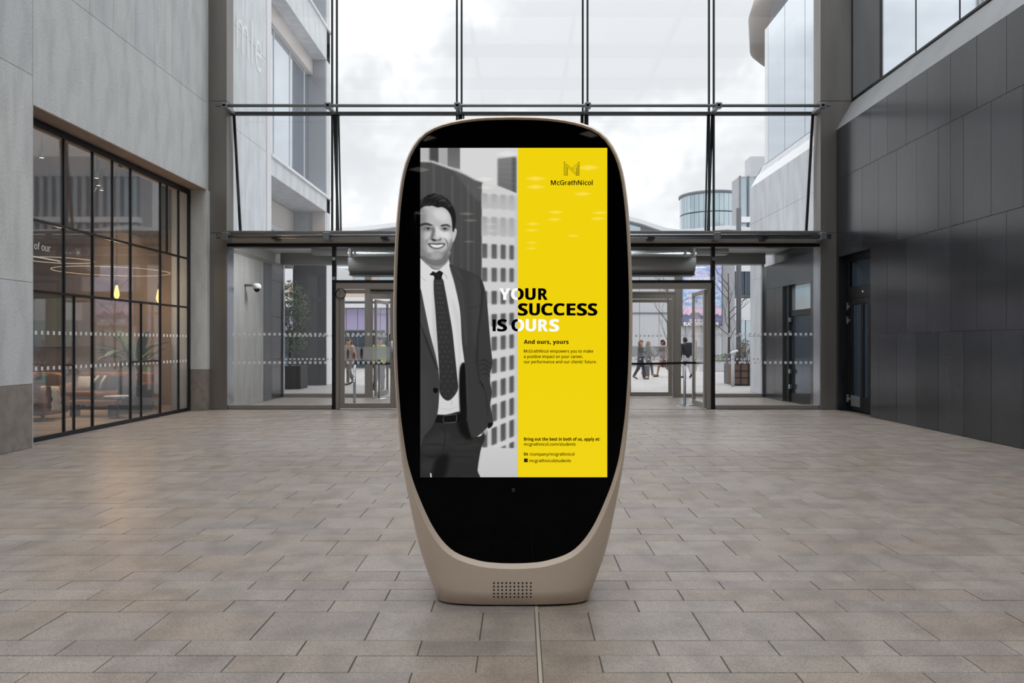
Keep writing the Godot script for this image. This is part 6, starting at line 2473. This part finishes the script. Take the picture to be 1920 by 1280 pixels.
func net(bones: Array, cell: float, k: float) -> ArrayMesh:
	var lo := Vector3.ONE * 99.0
	var hi := -lo
	for b in bones:
		var r := maxf(b[2], b[3]) + cell * 2.0
		for q in [b[0], b[1]]:
			lo = lo.min(q - Vector3.ONE * r)
			hi = hi.max(q + Vector3.ONE * r)
	var nx := int((hi.x - lo.x) / cell) + 2
	var ny := int((hi.y - lo.y) / cell) + 2
	var nz := int((hi.z - lo.z) / cell) + 2
	var v := PackedFloat32Array()
	v.resize(nx * ny * nz)
	v.fill(1.0)
	for b in bones:       # only the cells near each bone
		var r := maxf(b[2], b[3]) + cell * 2.2
		var m0: Vector3 = ((b[0].min(b[1]) - Vector3.ONE * r - lo) / cell).floor()
		var m1: Vector3 = ((b[0].max(b[1]) + Vector3.ONE * r - lo) / cell).ceil()
		for z in range(maxi(int(m0.z), 0), mini(int(m1.z) + 1, nz)):
			for y in range(maxi(int(m0.y), 0), mini(int(m1.y) + 1, ny)):
				for x in range(maxi(int(m0.x), 0), mini(int(m1.x) + 1, nx)):
					var i := (z * ny + y) * nx + x
					if v[i] == 1.0:
						v[i] = field(lo + Vector3(x, y, z) * cell, bones, k)
	var id := {}
	var verts := []
	for z in nz - 1:
		for y in ny - 1:
			for x in nx - 1:
				var i := (z * ny + y) * nx + x
				var c := [i, i + 1, i + nx, i + nx + 1, i + nx * ny, i + nx * ny + 1, i + nx * ny + nx, i + nx * ny + nx + 1]
				var inside := 0
				for q in c: inside += 1 if v[q] < 0.0 else 0
				if inside == 0 or inside == 8: continue
				var s := Vector3.ZERO
				var n := 0
				for e in [[0, 1], [2, 3], [4, 5], [6, 7], [0, 2], [1, 3], [4, 6], [5, 7], [0, 4], [1, 5], [2, 6], [3, 7]]:
					var a := v[c[e[0]]]
					var b := v[c[e[1]]]
					if (a < 0.0) != (b < 0.0):
						var t := a / (a - b)
						var pa := Vector3(e[0] & 1, (e[0] >> 1) & 1, e[0] >> 2)
						var pb := Vector3(e[1] & 1, (e[1] >> 1) & 1, e[1] >> 2)
						s += pa.lerp(pb, t)
						n += 1
				id[i] = verts.size()
				verts.append(lo + (Vector3(x, y, z) + s / n) * cell)
	var st := mb(true)
	for key in id:
		var z: int = key / (nx * ny)
		var y: int = (key / nx) % ny
		var x: int = key % nx
		for ax in 3:
			var d: Array = [[1, nx, nx * ny], [nx, nx * ny, 1], [nx * ny, 1, nx]][ax]
			if (v[key] < 0.0) == (v[key + d[0]] < 0.0): continue
			if not (id.has(key - d[1]) and id.has(key - d[2]) and id.has(key - d[1] - d[2])): continue
			var q := [verts[id[key]], verts[id[key - d[1]]], verts[id[key - d[1] - d[2]]], verts[id[key - d[2]]]]
			if v[key] < 0.0: q.reverse()
			for t in [0, 1, 2, 0, 2, 3]: st.add_vertex(q[t])
	st.generate_normals()
	return st.commit()

func mirrored(b: Array) -> Array:
	return [Vector3(-b[0].x, b[0].y, b[0].z), Vector3(-b[1].x, b[1].y, b[1].z), b[2], b[3], b[4]]

func hand_mesh() -> ArrayMesh:
	if not T.has("hand"):
		var b := [[Vector3(0, 0, 0), Vector3(0, -0.08, 0.005), 0.024, 0.03, 0.55]]
		for i in 4:
			var x := -0.027 + 0.018 * i
			var l: float = [0.062, 0.074, 0.07, 0.055][i]
			var m := Vector3(x * 1.05, -0.085 - l * 0.55, 0.012)
			b.append([Vector3(x, -0.082, 0.005), m, 0.009, 0.0085, 1.0])
			b.append([m, m + Vector3(0, -l * 0.4, 0.018), 0.0085, 0.007, 1.0])
		b.append([Vector3(-0.024, -0.03, 0.004), Vector3(-0.045, -0.07, 0.018), 0.012, 0.01, 1.0])
		b.append([Vector3(-0.045, -0.07, 0.018), Vector3(-0.043, -0.1, 0.026), 0.01, 0.008, 1.0])
		T.hand = net(b, 0.005, 0.008)
	return T.hand

# d: label, at, yaw, tall, stride, hair, colours; the figure faces +z before turning
func person(d: Dictionary) -> Node3D:
	var o := thing("person", d.label, "person", d.at)
	o.rotation.y = d.yaw
	var s: float = d.tall / 1.74
	var st: float = d.stride
	var lean: float = d.get("lean", 0.0)
	var w: float = d.get("wide", 1.0)
	var P := func(x: float, y: float, z: float) -> Vector3:
		return Vector3(x, y, z + lean * maxf(0.0, y - 0.9)) * s
	var pel: Vector3 = (P as Callable).call(0, 0.95, 0)
	var chest: Vector3 = (P as Callable).call(0, 1.28, 0.0)
	var neck: Vector3 = (P as Callable).call(0, 1.45, -0.01)
	var head: Vector3 = (P as Callable).call(0, 1.6, 0.02)
	var legs := []
	var arms := []
	for side in [-1.0, 1.0]:
		var sw: float = st * side
		var hip: Vector3 = (P as Callable).call(0.09 * side, 0.92, 0)
		var knee: Vector3 = (P as Callable).call(0.1 * side, 0.5 + 0.02 * absf(sw), 0.26 * sw + 0.06 * absf(sw))
		var ank := Vector3(0.1 * side, 0.09, 0.46 * sw - 0.02) * s
		if sw < 0: ank = Vector3(0.1 * side, 0.16, 0.56 * sw - 0.04) * s
		var toe := ank + (Vector3(0.01 * side, -0.055, 0.17) if sw >= 0.0 else Vector3(0.01 * side, -0.12, 0.12)) * s
		legs.append([hip, knee, ank, toe])
		var sh: Vector3 = (P as Callable).call(0.175 * side * w, 1.4, -0.01)
		var el: Vector3 = (P as Callable).call(0.225 * side * w, 1.12, -0.22 * sw - 0.02)
		var wr: Vector3 = (P as Callable).call(0.21 * side * w, 0.9, -0.34 * sw + 0.1)
		arms.append([sh, el, wr])
	# body: one continuous surface from head to feet
	var b := [[neck + Vector3(0, 0.03, 0.01) * s, head - Vector3(0, 0.05, 0), 0.052 * s, 0.055 * s, 1.0], [head + Vector3(0, -0.06, 0.025) * s, head + Vector3(0, 0.04, -0.01) * s, 0.066 * s, 0.085 * s, 1.0],
		[head + Vector3(0, -0.01, 0.09) * s, head + Vector3(0, -0.035, 0.105) * s, 0.012 * s, 0.016 * s, 1.0], [neck, chest, 0.07 * s, 0.125 * s * w, 0.75], [chest, pel, 0.12 * s * w, 0.135 * s, 0.78],
		[head + Vector3(-0.088, -0.02, 0) * s, head + Vector3(-0.088, 0.02, 0) * s, 0.014 * s, 0.018 * s, 1.0], [head + Vector3(0.088, -0.02, 0) * s, head + Vector3(0.088, 0.02, 0) * s, 0.014 * s, 0.018 * s, 1.0]]
	for l in legs:
		b.append([l[0], l[1], 0.085 * s, 0.056 * s, 1.0])
		b.append([l[1], l[2], 0.056 * s, 0.036 * s, 1.0])
		b.append([l[2], l[3], 0.038 * s, 0.03 * s, 1.0])
	for a in arms:
		b.append([neck + Vector3(0, -0.05, 0), a[0], 0.06 * s, 0.055 * s, 1.0])
		b.append([a[0], a[1], 0.052 * s, 0.041 * s, 1.0])
		b.append([a[1], a[2], 0.041 * s, 0.029 * s, 1.0])
	person_part(o, "body", net(b, 0.017, 0.045), d.skin)
	for i in 2:
		var h := person_part(o, "hand", hand_mesh(), d.skin)
		h.position = arms[i][2]
		h.scale = Vector3(-1.0 if i == 0 else 1.0, 1, 1) * s
	# top, with sleeves
	var t := [[neck + Vector3(0, -0.03, 0), chest, 0.085 * s, 0.145 * s * w, 0.78], [chest, pel + Vector3(0, d.hem, 0) * s, 0.142 * s * w, d.flare * s, 0.8]]
	for a in arms:
		t.append([neck + Vector3(0, -0.05, 0), a[0], 0.075 * s, 0.07 * s, 1.0])
		t.append([a[0], a[1], 0.068 * s, 0.056 * s, 1.0])
		t.append([a[1], a[2] + (a[1] - a[2]) * 0.06, 0.056 * s, 0.042 * s, 1.0])
	if d.has("hood"):
		t.append([neck + Vector3(0, 0.05, -0.06) * s, head + Vector3(0, 0.03, -0.03) * s, 0.08 * s, 0.105 * s, 1.0])
	person_part(o, "top", net(t, 0.017, 0.05), d.top)
	# trousers or skirt
	var q := []
	if d.has("skirt"):
		q = [[pel + Vector3(0, 0.06, 0) * s, pel + Vector3(0, -0.32, 0) * s, 0.135 * s, 0.19 * s, 0.85]]
	else:
		q = [[pel + Vector3(0, 0.06, 0) * s, pel + Vector3(0, -0.04, 0) * s, 0.14 * s, 0.145 * s, 0.82]]
		for l in legs:
			q.append([l[0], l[1], 0.1 * s, 0.075 * s, 1.0])
			q.append([l[1], l[2] + Vector3(0, 0.02, 0), 0.073 * s, 0.056 * s, 1.0])
	person_part(o, "skirt" if d.has("skirt") else "trousers", net(q, 0.017, 0.05), d.low)
	for l in legs:
		person_part(o, "shoe", net([[l[2] + Vector3(0, 0.01, -0.02) * s, l[2] + Vector3(0, -0.03, -0.03) * s, 0.045 * s, 0.046 * s, 1.0], [l[2] + Vector3(0, -0.035, 0), l[3], 0.045 * s, 0.036 * s, 1.0]], 0.013, 0.03), d.shoe)
	# hair
	if d.hair > 0:
		var hb := [[head + Vector3(0, 0.055, -0.01) * s, head + Vector3(0, 0.02, -0.045) * s, 0.088 * s, 0.085 * s, 1.0], [head + Vector3(0, 0.075, 0.035) * s, head + Vector3(0, 0.07, 0) * s, 0.06 * s, 0.07 * s, 1.0]]
		if d.hair > 1:
			for x in [-0.06, 0.0, 0.06]:
				hb.append([head + Vector3(x, 0.0, -0.055) * s, head + Vector3(x * 1.2, -0.3, -0.08) * s, 0.06 * s, 0.04 * s, 1.0])
		person_part(o, "hair", net(hb, 0.013, 0.04), d.hair_color)
	var eye: Color = c8(30, 24, 22)
	for x in [-0.032, 0.032]:
		var e := mb(true)
		puff(e, (head + Vector3(x - 0.012, 0.005, 0.082) * s), (head + Vector3(x + 0.012, 0.017, 0.096) * s), 1.0)
		e.generate_normals()
		person_part(o, "eye", e.commit(), eye)
	var mo := mb(true)
	puff(mo, head + Vector3(-0.024, -0.072, 0.078) * s, head + Vector3(0.024, -0.062, 0.094) * s, 1.0)
	mo.generate_normals()
	person_part(o, "mouth", mo.commit(), c8(150, 84, 78))
	return o

func person_part(o: Node3D, called: String, mesh: Mesh, c: Color) -> MeshInstance3D:
	var key := "cloth_%s" % c.to_html(false)
	if not M.has(key): mat(key, c, 0.85)
	var m := MeshInstance3D.new()
	m.name = called
	m.mesh = mesh
	m.material_override = M[key]
	o.add_child(m, true)
	return m

func on_ground(px: float, d: float) -> Vector3:
	return Vector3(xx(px, d), 0.0, -d)

func people() -> void:
	var skin := c8(206, 162, 138)
	var skin2 := c8(150, 108, 84)
	person({"label": "person in a pale top and short skirt striding left beyond the outer door", "at": on_ground(1243, 34.2), "yaw": -PI / 2 + 0.2, "tall": 1.7, "stride": 0.75, "skin": skin2, "top": c8(176, 152, 144), "low": c8(90, 84, 92), "shoe": c8(46, 44, 46),
		"hair": 2, "hair_color": c8(48, 38, 34), "hem": 0.02, "flare": 0.14, "skirt": true})
	person({"label": "person with long brown hair in a dark coat nearest the kiosk's right edge", "at": on_ground(1201, 31.8), "yaw": PI / 2 - 0.3, "tall": 1.68, "stride": 0.4, "skin": skin, "top": c8(42, 44, 54), "low": c8(60, 60, 68), "shoe": c8(120, 92, 74),
		"hair": 2, "hair_color": c8(128, 92, 66), "hem": -0.22, "flare": 0.18})
	person({"label": "person in a hooded grey coat walking behind the long-haired one", "at": on_ground(1216, 35.5), "yaw": PI / 2, "tall": 1.66, "stride": 0.5, "skin": skin, "top": c8(128, 124, 122), "low": c8(92, 88, 88), "shoe": c8(150, 134, 120),
		"hair": 0, "hair_color": skin, "hem": -0.2, "flare": 0.17, "hood": true})
	var bp := person({"label": "person in a black hooded top and pale trousers carrying a backpack", "at": on_ground(1288, 33.0), "yaw": PI + 0.35, "tall": 1.8, "stride": 0.25, "skin": skin2, "top": c8(34, 38, 48), "low": c8(178, 178, 182), "shoe": c8(40, 40, 44),
		"hair": 1, "hair_color": c8(30, 26, 26), "hem": 0.0, "flare": 0.17, "lean": 0.2, "wide": 1.3})
	person({"label": "person in a tan coat seen through the left door", "at": on_ground(655, 27.6), "yaw": -0.7, "tall": 1.74, "stride": 0.35, "skin": skin, "top": c8(214, 168, 128), "low": c8(120, 116, 116), "shoe": c8(52, 50, 52),
		"hair": 2, "hair_color": c8(84, 66, 54), "hem": 0.0, "flare": 0.17})
	person({"label": "person in a yellow high-visibility vest near the outer doors", "at": on_ground(711, 23.2), "yaw": 0.8, "tall": 1.76, "stride": 0.12, "skin": skin, "top": c8(206, 226, 52), "low": c8(62, 66, 76), "shoe": c8(34, 34, 36),
		"hair": 1, "hair_color": c8(60, 50, 44), "hem": 0.02, "flare": 0.15})
	# what they carry
	var st := mb(true)
	var p: Vector3 = bp.position + Vector3(0.05, 1.3, 0.12)
	puff(st, p + Vector3(-0.19, -0.27, -0.13), p + Vector3(0.19, 0.28, 0.15), 0.5)
	var bag := put(st, "backpack", mat("pack_black", c8(28, 30, 38), 0.8))
	tag(bag, "black rucksack on the back of the person in pale trousers", "backpack")
	var c := on_ground(1210.5, 33.5)
	var o := thing("suitcase", "small grey wheeled suitcase beside the person in the hooded coat", "suitcase", c)
	st = mb(true)
	puff(st, c + Vector3(-0.17, 0.06, -0.12), c + Vector3(0.17, 0.58, 0.12), 0.3)
	put(st, "case", mat("case_grey", c8(96, 96, 100), 0.5), o)
	st = mb(true)
	tube(st, [c + Vector3(-0.1, 0.56, -0.08), c + Vector3(-0.1, 0.95, -0.08), c + Vector3(0.1, 0.95, -0.08), c + Vector3(0.1, 0.56, -0.08)], 0.01, 6)
	put(st, "handle", M.rail_grey, o)
	for x in [-0.12, 0.12]:
		st = mb(true)
		tube(st, [c + Vector3(x - 0.02, 0.035, 0), c + Vector3(x + 0.02, 0.035, 0)], 0.035, 10)
		put(st, "wheel", M.black_metal, o)
